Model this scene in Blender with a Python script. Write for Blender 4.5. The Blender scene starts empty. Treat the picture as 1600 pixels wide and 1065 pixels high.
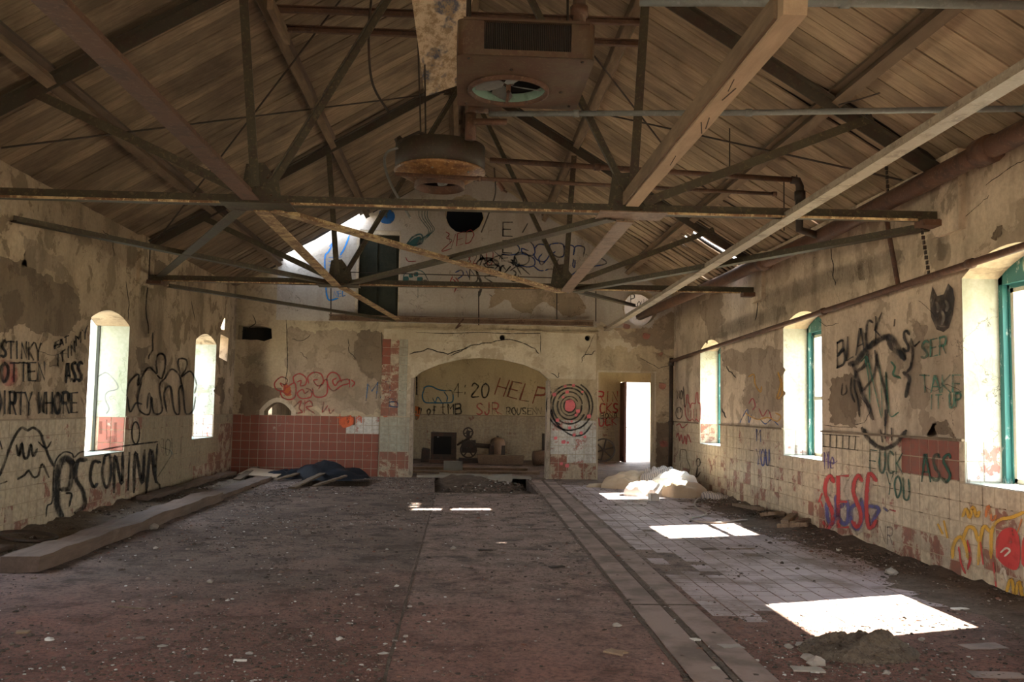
import bpy, bmesh, math, random
import numpy as np
from mathutils import Vector, Matrix
from mathutils.geometry import tessellate_polygon
random.seed(7); RS = np.random.RandomState(7)
S = bpy.context.scene; COL = S.collection
# ------------------------------------------------------------------ camera
FPX, YAW, PITCH, ROLL, CH = 1410.7, .05482, .07478, .018266, 1.55
_cy, _sy, _cp, _sp = math.cos(YAW), math.sin(YAW), math.cos(PITCH), math.sin(PITCH)
FW = Vector((_sy*_cp, _cy*_cp, _sp)); _r0 = Vector((_cy, -_sy, 0)); _u0 = _r0.cross(FW)
RT = _r0*math.cos(ROLL) + _u0*math.sin(ROLL); UP = _u0*math.cos(ROLL) - _r0*math.sin(ROLL)
CC = Vector((0, 0, CH))
cam = bpy.data.objects.new('camera', bpy.data.cameras.new('camera')); COL.objects.link(cam); S.camera = cam
cam.data.sensor_width = 36; cam.data.lens = FPX*36/1600; cam.data.clip_start = .05; cam.data.clip_end = 400
M = Matrix.Identity(4)
for i in range(3): M[i][0], M[i][1], M[i][2], M[i][3] = RT[i], UP[i], -FW[i], CC[i]
cam.matrix_world = M
# ------------------------------------------------------------------ world, sun, exposure
w = bpy.data.worlds.new('world'); S.world = w; w.use_nodes = True
nt = w.node_tree; nt.nodes.clear()
bg = nt.nodes.new('ShaderNodeBackground'); ow = nt.nodes.new('ShaderNodeOutputWorld')
tc = nt.nodes.new('ShaderNodeTexCoord'); sx = nt.nodes.new('ShaderNodeSeparateXYZ'); cr = nt.nodes.new('ShaderNodeValToRGB')
nt.links.new(tc.outputs['Generated'], sx.inputs[0]); nt.links.new(sx.outputs['Z'], cr.inputs[0])
cr.color_ramp.elements[0].position = 0; cr.color_ramp.elements[0].color = (1, .98, .93, 1)
cr.color_ramp.elements[1].position = .7; cr.color_ramp.elements[1].color = (.62, .78, 1, 1)
nt.links.new(cr.outputs[0], bg.inputs[0]); bg.inputs[1].default_value = 1.9; nt.links.new(bg.outputs[0], ow.inputs[0])
sun = bpy.data.objects.new('sun', bpy.data.lights.new('sun', 'SUN')); COL.objects.link(sun)
sun.data.energy = 14; sun.data.angle = .0093; sun.data.color = (1, .94, .84)
SUND = Vector((-1, -.33, -1.0)).normalized()
sun.rotation_euler = SUND.to_track_quat('-Z', 'Y').to_euler()
V = S.view_settings; V.view_transform = 'Standard'; V.look = 'None'; V.gamma = 1; V.use_curve_mapping = False; V.exposure = 3.15
S.cycles.max_bounces = 12; S.cycles.diffuse_bounces = 8; S.cycles.transparent_max_bounces = 48; S.cycles.glossy_bounces = 2
S.cycles.sample_clamp_indirect = 6; S.cycles.caustics_reflective = False; S.cycles.caustics_refractive = False
S.cycles.use_denoising = True
# ------------------------------------------------------------------ maths helpers
XL, XR, YB, DZ, EZ = -5.018, 4.795, 20.24, 1.32, 4.12
RX, SL = -.1, .605                   # ridge, slope
AX = {'x': 0, 'y': 1, 'z': 2}
def ray(x, y): return FW + RT*((x-800)/FPX) - UP*((y-532.5)/FPX)
def P(x, y, ax, val):
    d = ray(x, y); t = (val-CC[AX[ax]])/d[AX[ax]]; return CC + d*t
def proj(p):
    d = Vector(p)-CC; z = d.dot(FW); return 800+FPX*d.dot(RT)/z, 532.5-FPX*d.dot(UP)/z
def roofz(x): return EZ + SL*((x-XL) if x < RX else (XR-x)) + (0 if x < RX else .06)
def Proof(x, y, off=0):              # pixel to point on the underside of the roof
    d = ray(x, y); best = None
    for s in (1, -1):
        # z = a + s*SL*x
        a = EZ - SL*XL if s == 1 else EZ + SL*XR + .06
        den = d.z - s*SL*d.x
        t = (a - off - CC.z + s*SL*CC.x)/den
        p = CC + d*t
        if t > 0 and ((p.x <= RX) == (s == 1)): best = p
    return best
def inpoly(x, y, poly):
    c = False; n = len(poly); j = n-1
    for i in range(n):
        a, b = poly[i], poly[j]
        if (a[1] > y) != (b[1] > y) and x < (b[0]-a[0])*(y-a[1])/(b[1]-a[1])+a[0]: c = not c
        j = i
    return c
# ------------------------------------------------------------------ object helpers
WL = {}
def tag(o, label=None, cat=None, group=None, kind=None):
    for k, v in (('label', label), ('category', cat), ('group', group), ('kind', kind)):
        if v: o[k] = v
    return o
def link(o, parent=None):
    COL.objects.link(o)
    if parent: o.parent = parent; WL[o.name] = WL.get(parent.name, Vector())
    return o
def thing(name, loc, label, cat, group=None):
    o = bpy.data.objects.new(name, None); COL.objects.link(o); o.location = loc; o.empty_display_size = .1
    WL[o.name] = Vector(loc); return tag(o, label, cat, group)
def obj_from(name, vs, fs, mat, parent=None, smooth=False, uvs=None, kind=None):
    vs = [Vector(v) for v in vs]
    if parent is not None: L = WL.get(parent.name, Vector())
    else:
        xs = [v.x for v in vs]; ys = [v.y for v in vs]
        L = Vector(((min(xs)+max(xs))/2, (min(ys)+max(ys))/2, min(v.z for v in vs)))
    me = bpy.data.meshes.new(name); me.from_pydata([v-L for v in vs], [], fs)
    if uvs is not None:
        ul = me.uv_layers.new(name='UVMap')
        for lp in me.loops: ul.data[lp.index].uv = uvs[lp.vertex_index]
    if mat: me.materials.append(mat)
    if smooth: me.polygons.foreach_set('use_smooth', [True]*len(me.polygons))
    me.update(); o = bpy.data.objects.new(name, me)
    if parent is None: o.location = L; COL.objects.link(o); WL[o.name] = L
    else: link(o, parent)
    if kind: o['kind'] = kind
    return o
def basis(a, b, up=None):
    d = (Vector(b)-Vector(a)).normalized(); up = Vector(up) if up else Vector((0, 0, 1))
    if abs(d.dot(up)) > .98: up = Vector((0, 1, 0)) if abs(d.y) < .9 else Vector((1, 0, 0))
    s = d.cross(up).normalized(); return d, s, s.cross(d).normalized()
PROF = {
 'T': lambda w, h, t: [(-w/2, 0), (w/2, 0), (w/2, t), (t/2, t), (t/2, h), (-t/2, h), (-t/2, t), (-w/2, t)],
 'V': lambda w, h, t: [(-w/2, h), (-w/2, h-t), (-t/2, h-t), (-t/2, 0), (t/2, 0), (t/2, h-t), (w/2, h-t), (w/2, h)],
 'L': lambda w, h, t: [(0, 0), (w, 0), (w, t), (t, t), (t, h), (0, h)],
 'U': lambda w, h, t: [(0, 0), (w, 0), (w, t), (t, t), (t, h-t), (w, h-t), (w, h), (0, h)],
 'B': lambda w, h, t: [(-w/2, -h/2), (w/2, -h/2), (w/2, h/2), (-w/2, h/2)]}
class MB:
    def __init__(s): s.v = []; s.f = []
    def poly(s, vs, fs):
        n = len(s.v); s.v += [Vector(v) for v in vs]; s.f += [tuple(i+n for i in f) for f in fs]; return s
    def box(s, x0, y0, z0, x1, y1, z1, j=0):
        r = lambda: random.uniform(-j, j) if j else 0
        vs = [(x+r(), y+r(), z+r()) for z in (z0, z1) for x, y in ((x0, y0), (x1, y0), (x1, y1), (x0, y1))]
        return s.poly(vs, [(3, 2, 1, 0), (4, 5, 6, 7), (0, 1, 5, 4), (1, 2, 6, 5), (2, 3, 7, 6), (3, 0, 4, 7)])
    def prism(s, a, b, prof, up=None):
        a, b = Vector(a), Vector(b); d, sd, u = basis(a, b, up); n = len(prof)
        vs = [e + sd*p[0] + u*p[1] for e in (a, b) for p in prof]
        fs = [(i, (i+1) % n, n+(i+1) % n, n+i) for i in range(n)] + [tuple(range(n))[::-1], tuple(range(n, 2*n))]
        return s.poly(vs, fs)
    def bar(s, a, b, w, h, up=None, j=0, seg=1):
        if seg == 1: return s.prism(a, b, PROF['B'](w, h, 0), up)
        a, b = Vector(a), Vector(b); d, sd, u = basis(a, b, up); vs = []; fs = []
        for k in range(seg+1):
            c = a.lerp(b, k/seg)
            for px, py in PROF['B'](w, h, 0):
                vs.append(c + sd*(px+random.uniform(-j, j)) + u*(py+random.uniform(-j, j)))
        for k in range(seg):
            for i in range(4): fs.append((4*k+i, 4*k+(i+1) % 4, 4*k+4+(i+1) % 4, 4*k+4+i))
        fs += [(3, 2, 1, 0), tuple(4*seg+i for i in range(4))]
        return s.poly(vs, fs)
    def tube(s, pts, r, n=10, cap=True, rs=None):
        pts = [Vector(p) for p in pts]; vs = []; fs = []; u = None
        for k, p in enumerate(pts):
            d = (pts[min(k+1, len(pts)-1)]-pts[max(k-1, 0)]).normalized()
            if u is None: _, sd, u = basis(p, p+d)
            sd = d.cross(u).normalized(); u = sd.cross(d).normalized(); rr = rs[k] if rs else r
            vs += [p + (sd*math.cos(2*math.pi*i/n) + u*math.sin(2*math.pi*i/n))*rr for i in range(n)]
        for k in range(len(pts)-1):
            for i in range(n): fs.append((k*n+i, k*n+(i+1) % n, (k+1)*n+(i+1) % n, (k+1)*n+i))
        if cap: fs += [tuple(range(n))[::-1], tuple(range((len(pts)-1)*n, len(pts)*n))]
        return s.poly(vs, fs)
    def lathe(s, c, prof, n=40, mat=None):      # prof (r, z) rings around vertical axis
        vs = []; fs = []; mat = mat or Matrix.Identity(3)
        for r, z in prof:
            vs += [Vector(c) + mat @ Vector((r*math.cos(2*math.pi*i/n), r*math.sin(2*math.pi*i/n), z)) for i in range(n)]
        for k in range(len(prof)-1):
            for i in range(n): fs.append((k*n+i, k*n+(i+1) % n, (k+1)*n+(i+1) % n, (k+1)*n+i))
        return s.poly(vs, fs)
    def rock(s, c, r, sq=.6, n=0):
        c = Vector(c); k = len(s.v)
        bmr = [(1, 0, 0), (-1, 0, 0), (0, 1, 0), (0, -1, 0), (0, 0, 1), (0, 0, -1), (.7, .7, .5), (-.7, .6, .4), (.6, -.7, .5), (-.6, -.7, .5), (.65, .6, -.5), (-.6, .6, -.5), (.6, -.6, -.5), (-.6, -.6, -.5)]
        bm = bmesh.new()
        for p in bmr:
            f = random.uniform(.7, 1.15); bm.verts.new((p[0]*f*r, p[1]*f*r*random.uniform(.6, 1), p[2]*f*r*sq))
        bmesh.ops.convex_hull(bm, input=bm.verts[:]); bm.verts.index_update()
        rot = Matrix.Rotation(random.uniform(0, 6.3), 3, 'Z')
        vs = [rot @ v.co + c for v in bm.verts]; fs = [tuple(v.index for v in f.verts) for f in bm.faces]; bm.free()
        return s.poly(vs, fs)
    def build(s, name, mat, parent=None, smooth=False, kind=None):
        o = obj_from(name, s.v, s.f, mat, parent, smooth, kind=kind)
        if smooth == 'auto':
            pass
        return o
def slab(name, outer, holes, thick, to_world, mat, parent=None):
    """flat wall with holes: 2D curve filled and extruded, (u, v, w) -> world; w from 0 (room face) to -thick"""
    cu = bpy.data.curves.new(name, 'CURVE'); cu.dimensions = '2D'; cu.fill_mode = 'BOTH'; cu.extrude = thick/2
    for pl in [outer]+holes:
        sp = cu.splines.new('POLY'); sp.points.add(len(pl)-1)
        for p, c in zip(sp.points, pl): p.co = (c[0], c[1], 0, 1)
        sp.use_cyclic_u = True
    o = bpy.data.objects.new(name, cu); COL.objects.link(o)
    bpy.context.view_layer.update()
    me = bpy.data.meshes.new_from_object(o.evaluated_get(bpy.context.evaluated_depsgraph_get()))
    bpy.data.objects.remove(o); bpy.data.curves.remove(cu)
    vs = [to_world(v.co.x, v.co.y, v.co.z-thick/2) for v in me.vertices]; fs = [tuple(p.vertices) for p in me.polygons]
    bpy.data.meshes.remove(me)
    return obj_from(name, vs, fs, mat, parent)
def jag(poly, step=.08, amp=.03, rnd=random):
    out = []
    for i, a in enumerate(poly):
        b = poly[(i+1) % len(poly)]; L = math.hypot(b[0]-a[0], b[1]-a[1]); n = max(1, int(L/step))
        for k in range(n):
            t = k/n; out.append((a[0]+(b[0]-a[0])*t+rnd.uniform(-amp, amp), a[1]+(b[1]-a[1])*t+rnd.uniform(-amp, amp)))
    return out
def arch(u0, u1, z0, zs, zt, n=12):   # opening with segmental arch
    pts = [(u0, z0), (u1, z0)]
    for i in range(n+1):
        t = 1-2*i/n; pts.append(((u0+u1)/2+(u1-u0)/2*t, zs+(zt-zs)*(1-t*t)))
    return pts
def circ(u, z, r, n=24, j=0): return [(u+(r+random.uniform(-j, j))*math.cos(2*math.pi*i/n), z+(r+random.uniform(-j, j))*math.sin(2*math.pi*i/n)) for i in range(n)]
# ------------------------------------------------------------------ materials
class NB:
    def __init__(s, name):
        s.m = bpy.data.materials.new(name); s.m.use_nodes = True; s.t = s.m.node_tree
        s.b = s.t.nodes['Principled BSDF']; s.out = s.t.nodes['Material Output']; s.b.inputs['Roughness'].default_value = .85
        s.b.inputs['Specular IOR Level'].default_value = .3
    def n(s, typ, **kw):
        nd = s.t.nodes.new('ShaderNode'+typ)
        for k, v in kw.items():
            if k[0] == '_': nd.inputs[int(k[1:])].default_value = v
            elif hasattr(nd, k): setattr(nd, k, v)
            else: nd.inputs[k].default_value = v
        return nd
    def l(s, a, b): s.t.links.new(a, b)
    def pos(s, scale=(1, 1, 1), rot=(0, 0, 0), obj=False):
        g = s.n('TexCoord').outputs['Object'] if obj else s.n('NewGeometry').outputs['Position']
        mp = s.n('Mapping'); mp.inputs['Scale'].default_value = scale; mp.inputs['Rotation'].default_value = rot; s.l(g, mp.inputs[0]); return mp.outputs[0]
    def noise(s, scale, vec=None, detail=6, rough=.6, dist=0):
        nd = s.n('TexNoise', Scale=scale, Detail=detail, Roughness=rough, Distortion=dist); s.l(vec or s.pos(), nd.inputs['Vector']); return nd.outputs['Fac']
    def ramp(s, fac, *st):
        r = s.n('ValToRGB'); el = r.color_ramp.elements
        while len(el) < len(st): el.new(.5)
        for e, (p, c) in zip(el, st): e.position = p; e.color = (c, c, c, 1) if isinstance(c, (int, float)) else tuple(c)+(1,)
        s.l(fac, r.inputs[0]); return r.outputs[0]
    def mix(s, fac, a, b, mode='MIX'):
        m = s.n('Mix', data_type='RGBA', blend_type=mode)
        for v, k in ((fac, 0), (a, 6), (b, 7)):
            if hasattr(v, 'is_output'): s.l(v, m.inputs[k])
            else: m.inputs[k].default_value = v if isinstance(v, (int, float)) else tuple(v)+(1,)
        return m.outputs[2]
    def math(s, op, a, b=0):
        m = s.n('Math', operation=op)
        for i, v in enumerate((a, b)):
            if hasattr(v, 'is_output'): s.l(v, m.inputs[i])
            else: m.inputs[i].default_value = v
        return m.outputs[0]
    def bump(s, h, st=.5, d=.01):
        b = s.n('Bump', Strength=st, Distance=d); s.l(h, b.inputs['Height']); s.l(b.outputs[0], s.b.inputs['Normal'])
    def base(s, c, rough=None, metal=None):
        if hasattr(c, 'is_output'): s.l(c, s.b.inputs['Base Color'])
        else: s.b.inputs['Base Color'].default_value = tuple(c)+(1,)
        if rough is not None: s.b.inputs['Roughness'].default_value = rough
        if metal is not None: s.b.inputs['Metallic'].default_value = metal
        return s.m
def plaster(name, light, mid, dark, peel=.56, crack=True):
    s = NB(name); big = s.noise(.55, detail=4, rough=.55); med = s.noise(2.2, detail=8, rough=.65, dist=.4); fine = s.noise(22, detail=4)
    st = s.noise(2.6, s.pos((1, 1, .22)), detail=5)
    c = s.mix(s.ramp(big, (.35, 0), (.66, 1)), light, mid)
    c = s.mix(s.ramp(med, (peel-.015, 0), (peel+.015, 1)), c, mid)
    c = s.mix(s.math('MULTIPLY', s.ramp(st, (.5, 0), (.75, 1)), .6), c, dark)
    c = s.mix(s.math('MULTIPLY', s.ramp(fine, (.35, 1), (.62, 0)), .25), c, dark)
    h = s.math('ADD', s.math('MULTIPLY', s.ramp(med, (peel-.01, 1), (peel+.01, 0)), .7), s.math('MULTIPLY', fine, .35))
    if crack:
        v = s.n('TexVoronoi', feature='DISTANCE_TO_EDGE', Scale=1.1); wv = s.n('VectorMath', operation='ADD'); nz = s.n('TexNoise', Scale=3, Detail=5)
        s.l(s.pos(), nz.inputs['Vector']); s.l(s.pos(), wv.inputs[0]); s.l(nz.outputs['Color'], wv.inputs[1]); s.l(wv.outputs[0], v.inputs['Vector'])
        ck = s.ramp(v.outputs['Distance'], (.0, 1), (.007, 0)); gate = s.ramp(s.noise(.9, s.pos((1.3, 1, 1))), (.5, 0), (.56, 1))
        c = s.mix(s.math('MULTIPLY', s.math('MULTIPLY', ck, gate), .8), c, (.05, .035, .025))
    s.bump(h, .6, .012); return s.base(c, .92)
MATS = {}
MATS['wl'] = plaster('plaster_left', (.55, .41, .275), (.25, .18, .115), (.13, .09, .058), .54)
MATS['wr'] = plaster('plaster_right', (.64, .49, .345), (.38, .285, .195), (.15, .108, .073), .56)
MATS['wb'] = plaster('plaster_back', (.52, .40, .26), (.33, .25, .16), (.15, .11, .07), .57)
MATS['gable'] = plaster('plaster_gable', (.47, .40, .335), (.38, .315, .26), (.22, .165, .12), .62)
MATS['pale'] = plaster('plaster_pale', (.60, .50, .37), (.42, .33, .23), (.24, .17, .11), .55, True)
MATS['peel'] = plaster('plaster_peeled', (.24, .17, .11), (.16, .112, .072), (.10, .07, .045), .52, True)
MATS['peel_light'] = plaster('plaster_peeled_light', (.37, .275, .19), (.26, .19, .128), (.15, .105, .07), .53, True)
MATS['reveal_l'] = plaster('reveal_pale', (.34, .345, .31), (.25, .26, .19), (.13, .15, .07), .58, True)
MATS['far'] = plaster('plaster_far', (.46, .36, .21), (.36, .275, .16), (.2, .15, .09), .6)
MATS['reveal'] = plaster('reveal_white', (.50, .48, .43), (.38, .36, .29), (.22, .22, .12), .6, True)
def tile_mat(name, red, paint, cover, grime=.35):
    s = NB(name); rnd = s.n('NewGeometry').outputs['Random Per Island']
    r = s.mix(rnd, red, tuple(x*.62 for x in red)); n1 = s.noise(3.4, detail=9, rough=.72, dist=.3); n2 = s.noise(17, detail=5)
    p = s.mix(s.noise(1.3), paint, tuple(x*.72 for x in paint))
    m = s.math('ADD', n1, s.math('MULTIPLY', s.math('SUBTRACT', rnd, .5), .10))
    c = s.mix(s.ramp(m, (cover-.02, 0), (cover+.02, 1)), p, r)
    drip = s.noise(5, s.pos((1, 1, .12)), detail=5)
    c = s.mix(s.math('MULTIPLY', s.ramp(drip, (.5, 0), (.68, 1)), grime), c, (.15, .09, .055))
    c = s.mix(s.math('MULTIPLY', s.ramp(n2, (.38, 1), (.6, 0)), .35), c, (.1, .07, .05))
    s.bump(s.math('ADD', s.ramp(m, (cover-.02, 1), (cover+.02, 0)), n2), .3, .004)
    return s.base(c, .5)
MATS['t_red'] = tile_mat('tile_bare_red', (.25, .062, .034), (.40, .30, .22), .32)
MATS['t_redw'] = tile_mat('tile_red_worn', (.27, .10, .06), (.50, .39, .27), .49)
MATS['t_cream'] = tile_mat('tile_painted_cream', (.30, .10, .06), (.60, .47, .31), .60)
MATS['t_grey'] = tile_mat('tile_painted_grey', (.30, .2, .15), (.40, .37, .28), .66)
MATS['t_pier'] = tile_mat('tile_painted_white', (.42, .16, .13), (.62, .57, .5), .57)
MATS['t_olive'] = tile_mat('tile_painted_olive', (.20, .085, .05), (.38, .30, .19), .60)
MATS['grout_p'] = (lambda s: s.base(s.mix(s.noise(3), (.42, .34, .23), (.28, .20, .13)), .9))(NB('painted_grout'))
MATS['grout'] = (lambda s: s.base(s.mix(s.noise(9), (.42, .35, .25), (.22, .17, .12)), .9))(NB('grout'))
def wood(name, a, b, dark, scale=1, axis=(1, 9, 1), spec=0, grime=.5):
    s = NB(name); oi = s.n('ObjectInfo').outputs['Random']
    g = s.noise(2.4*scale, s.pos(axis), detail=8, rough=.7, dist=.25); c = s.mix(s.ramp(g, (.32, 0), (.68, 1)), a, b)
    c = s.mix(s.math('MULTIPLY', oi, .55), c, dark)
    k = s.noise(1.0*scale, detail=5); c = s.mix(s.math('MULTIPLY', s.ramp(k, (.45, 0), (.7, 1)), grime), c, dark)
    if spec:
        f = s.noise(5, s.pos((1.6, 5, 1.6)), detail=10, rough=.8)
        c = s.mix(s.ramp(f, (.655, 0), (.68, .9)), c, (.55, .40, .26))
        c = s.mix(s.ramp(f, (.30, 1), (.37, 0)), c, (.035, .022, .014))
    s.bump(g, .6, .006); return s.base(c, .85)
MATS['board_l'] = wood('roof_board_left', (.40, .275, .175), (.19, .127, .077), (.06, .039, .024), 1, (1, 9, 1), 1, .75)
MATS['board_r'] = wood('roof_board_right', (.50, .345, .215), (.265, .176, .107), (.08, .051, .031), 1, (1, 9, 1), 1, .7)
MATS['sheet'] = NB('roof_sheet').base((.025, .018, .013), .95)
MATS['purlin'] = wood('purlin_wood', (.28, .18, .11), (.15, .095, .055), (.06, .038, .024), 1, (6, 1, 6))
MATS['timber'] = wood('fresh_timber', (.48, .32, .20), (.34, .215, .13), (.14, .09, .055), 1, (7, .8, 7), 0, .5)
MATS['old_timber'] = wood('old_timber', (.19, .125, .09), (.11, .073, .052), (.055, .037, .026), 1, (7, .8, 7))
MATS['plank'] = wood('scrap_wood', (.27, .19, .125), (.16, .105, .068), (.07, .048, .032), 2, (5, 5, 5))
def metal(name, a, b, c3, th=.55, rough=.6):
    s = NB(name); n1 = s.noise(4.5, detail=9, rough=.72); n2 = s.noise(30, detail=4)
    c = s.mix(s.ramp(n1, (th-.06, 0), (th+.06, 1)), a, b); c = s.mix(s.ramp(n2, (.55, 0), (.7, 1)), c, c3)
    s.bump(n1, .3, .003); return s.base(c, rough)
MATS['steel'] = metal('truss_steel', (.058, .044, .024), (.05, .029, .018), (.12, .09, .046))
MATS['steel_dark'] = metal('dark_steel', (.05, .037, .024), (.05, .027, .018), (.075, .052, .03))
MATS['rust'] = metal('rusty_steel', (.10, .046, .026), (.06, .03, .019), (.14, .08, .048))
MATS['rustlight'] = metal('flaking_paint_steel', (.44, .30, .15), (.17, .085, .04), (.60, .44, .24), .47)
MATS['rustbrown'] = metal('brown_plate', (.18, .11, .068), (.11, .06, .035), (.24, .155, .10))
MATS['galv'] = metal('galvanised', (.15, .145, .13), (.11, .10, .085), (.2, .19, .18), .6, .5)
MATS['lightsteel'] = metal('pale_dusty_steel', (.30, .23, .17), (.18, .13, .09), (.38, .30, .22), .54)
MATS['heater'] = metal('heater_casing', (.095, .06, .033), (.085, .042, .024), (.125, .08, .046), .5, .5)
MATS['pan'] = metal('rusted_pan', (.24, .115, .04), (.12, .05, .02), (.4, .25, .12), .52, .4)
MATS['mint'] = metal('mint_paint', (.22, .31, .24), (.14, .19, .14), (.27, .36, .29), .6, .5)
MATS['teal'] = (lambda s: s.base(s.mix(s.ramp(s.noise(14, s.pos((1, 1, .4)), detail=8, rough=.75), (.57, 0), (.62, 1)), (.035, .15, .14), (.4, .47, .44)), .5))(NB('teal_paint'))
MATS['sash'] = metal('sash_wood', (.55, .50, .40), (.45, .38, .27), (.62, .57, .47), .6, .7)
MATS['black'] = NB('black_void').base((.006, .005, .004), .9)  # flat black painted in for the dark inside openings and housings
MATS['darkgreen'] = metal('dark_green_door', (.022, .023, .012), (.016, .017, .009), (.03, .03, .016), .5, .7)
MATS['dark'] = metal('dark_machine', (.035, .024, .016), (.06, .03, .018), (.05, .035, .022))
MATS['brown_door'] = metal('brown_door', (.10, .035, .022), (.08, .03, .02), (.13, .05, .035))
MATS['concrete'] = (lambda s: (s.bump(s.noise(14, detail=8), .8, .02), s.base(s.mix(s.noise(6, detail=8, rough=.7), (.38, .34, .28), (.16, .13, .10)), .95))[1])(NB('concrete'))
MATS['cinder'] = (lambda s: (s.bump(s.noise(40), .5, .004), s.base(s.mix(s.noise(9), (.30, .30, .27), (.22, .22, .2)), .95))[1])(NB('cinder_block'))
def cloth(name, a, b, stripe=False):
    s = NB(name); c = s.mix(s.noise(4, detail=5), a, b)
    if stripe:
        wv = s.n('TexWave', Scale=9, Distortion=2.5); s.l(s.pos((1, .5, 1)), wv.inputs['Vector']); c = s.mix(s.ramp(wv.outputs['Fac'], (.7, 0), (.85, .8)), c, (.13, .13, .15))
    s.bump(s.noise(18, detail=6), .6, .02); return s.base(c, .9)
MATS['sack'] = cloth('sackcloth', (.50, .38, .26), (.33, .24, .16)); MATS['sack_stripe'] = cloth('striped_ticking', (.55, .47, .40), (.38, .30, .24), True)
MATS['sack_white'] = cloth('white_sheet', (.78, .74, .68), (.6, .53, .45)); MATS['blueplastic'] = cloth('black_blue_plastic', (.004, .005, .008), (.008, .010, .015)); MATS['blueplastic'].node_tree.nodes['Principled BSDF'].inputs['Roughness'].default_value = .55
def floor_mat():
    s = NB('floor_dirt'); x = s.n('SeparateXYZ'); s.l(s.n('NewGeometry').outputs['Position'], x.inputs[0])
    n1 = s.noise(.55, detail=5); n2 = s.noise(2.6, detail=9, rough=.7, dist=.3); n3 = s.noise(26, detail=6, rough=.7)
    c = s.mix(s.ramp(n1, (.38, 0), (.62, 1)), (.175, .122, .095), (.27, .19, .155))
    c = s.mix(s.ramp(n2, (.48, 0), (.62, 1)), c, (.085, .06, .044))
    # red dust near the camera
    yr = s.math('ADD', s.math('MULTIPLY', x.outputs['Y'], -.20), 1.95); rr = s.math('MULTIPLY', s.ramp(s.math('ADD', yr, s.math('MULTIPLY', s.math('SUBTRACT', n1, .5), 1.5)), (.1, 0), (.95, 1)), s.ramp(n2, (.3, 1), (.68, .45)))
    # swept paler slab between the joints
    sl = s.math('MULTIPLY', s.ramp(x.outputs['X'], (.0, 0), (.001, 1)), 1)
    mp = s.n('MapRange'); mp.inputs[1].default_value = -.45; mp.inputs[2].default_value = -.38; s.l(x.outputs['X'], mp.inputs[0])
    mq = s.n('MapRange'); mq.inputs[1].default_value = 1.45; mq.inputs[2].default_value = 1.36; s.l(x.outputs['X'], mq.inputs[0])
    band = s.math('MULTIPLY', s.math('MULTIPLY', mp.outputs[0], mq.outputs[0]), s.ramp(n2, (.35, 1), (.62, .15)))
    c = s.mix(s.math('MULTIPLY', band, .6), c, (.47, .325, .27))
    c = s.mix(s.math('MULTIPLY', rr, .75), c, (.30, .085, .05))
    n5 = s.noise(42, detail=3, rough=.6); c = s.mix(s.math('MULTIPLY', s.ramp(n5, (.62, 0), (.66, 1)), .8), c, (.04, .028, .02))
    n4 = s.noise(9, detail=10, rough=.8); c = s.mix(s.math('MULTIPLY', s.ramp(n4, (.36, 1), (.47, 0)), .75), c, (.045, .032, .024)); c = s.mix(s.ramp(n4, (.66, 0), (.72, .5)), c, (.36, .28, .23))
    c = s.mix(s.math('MULTIPLY', s.ramp(n3, (.35, 1), (.55, 0)), .6), c, (.045, .033, .025))
    s.bump(s.math('ADD', s.math('MULTIPLY', n2, 1.2), s.math('ADD', s.math('MULTIPLY', n3, .35), n4)), .9, .035); return s.base(c, .9)
MATS['floor'] = floor_mat()
def dirt(name, a, b):
    s = NB(name); n = s.noise(5, detail=9, rough=.7); n3 = s.noise(34, detail=5, rough=.7)
    c = s.mix(s.ramp(n, (.4, 0), (.65, 1)), a, b); c = s.mix(s.math('MULTIPLY', s.ramp(n3, (.36, 1), (.5, 0)), .6), c, (.05, .035, .025))
    s.bump(s.math('ADD', n, n3), .8, .03); return s.base(c, .95)
MATS['dirt'] = dirt('dirt_heap', (.15, .105, .075), (.075, .053, .037)); MATS['dirt_l'] = dirt('dirt_left', (.20, .15, .105), (.13, .095, .065))
MATS['ftile'] = (lambda s: (s.bump(s.noise(30), .3, .004), s.base(s.mix(s.math('MULTIPLY', s.ramp(s.noise(1.5, detail=8, rough=.7), (.46, 0), (.6, 1)), .85), s.mix(s.n('NewGeometry').outputs['Random Per Island'], (.41, .315, .31), (.32, .245, .235)), (.15, .105, .08)), .6))[1])(NB('floor_tile'))
MATS['kerb'] = (lambda s: (s.bump(s.noise(20), .4, .006), s.base(s.mix(s.ramp(s.noise(2.2, detail=8), (.42, 0), (.62, 1)), (.29, .205, .17), (.15, .105, .082)), .8))[1])(NB('floor_strip'))
def rub():
    s = NB('rubble_bits'); r = s.n('NewGeometry').outputs['Random Per Island']
    return s.base(s.ramp(r, (0, (.05, .035, .025)), (.45, (.11, .08, .06)), (.72, (.20, .145, .11)), (.86, (.19, .085, .055)), (.93, (.30, .26, .22)), (1, (.62, .58, .52))), .9)
MATS['rubble'] = rub(); MATS['stone'] = (lambda s: (s.bump(s.noise(20), .6, .01), s.base(s.mix(s.noise(7), (.42, .37, .31), (.26, .21, .17)), .9))[1])(NB('plaster_chunk'))
MATS['paper'] = NB('paper').base((.6, .55, .48), .8); MATS['hose'] = NB('hose').base((.30, .25, .21), .6); MATS['grass'] = (lambda s: s.base(s.mix(s.noise(3), (.40, .36, .27), (.33, .31, .22)), .9))(NB('grass'))
MATS['speck'] = (lambda s: s.base(s.mix(s.ramp(s.noise(9, detail=12, rough=.85), (.48, 0), (.56, 1)), s.mix(s.ramp(s.noise(3.5, detail=4), (.55, 0), (.62, 1)), (.58, .42, .28), (.1, .1, .12)), (.32, .21, .12)), .9))(NB('speckled_board'))
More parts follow.
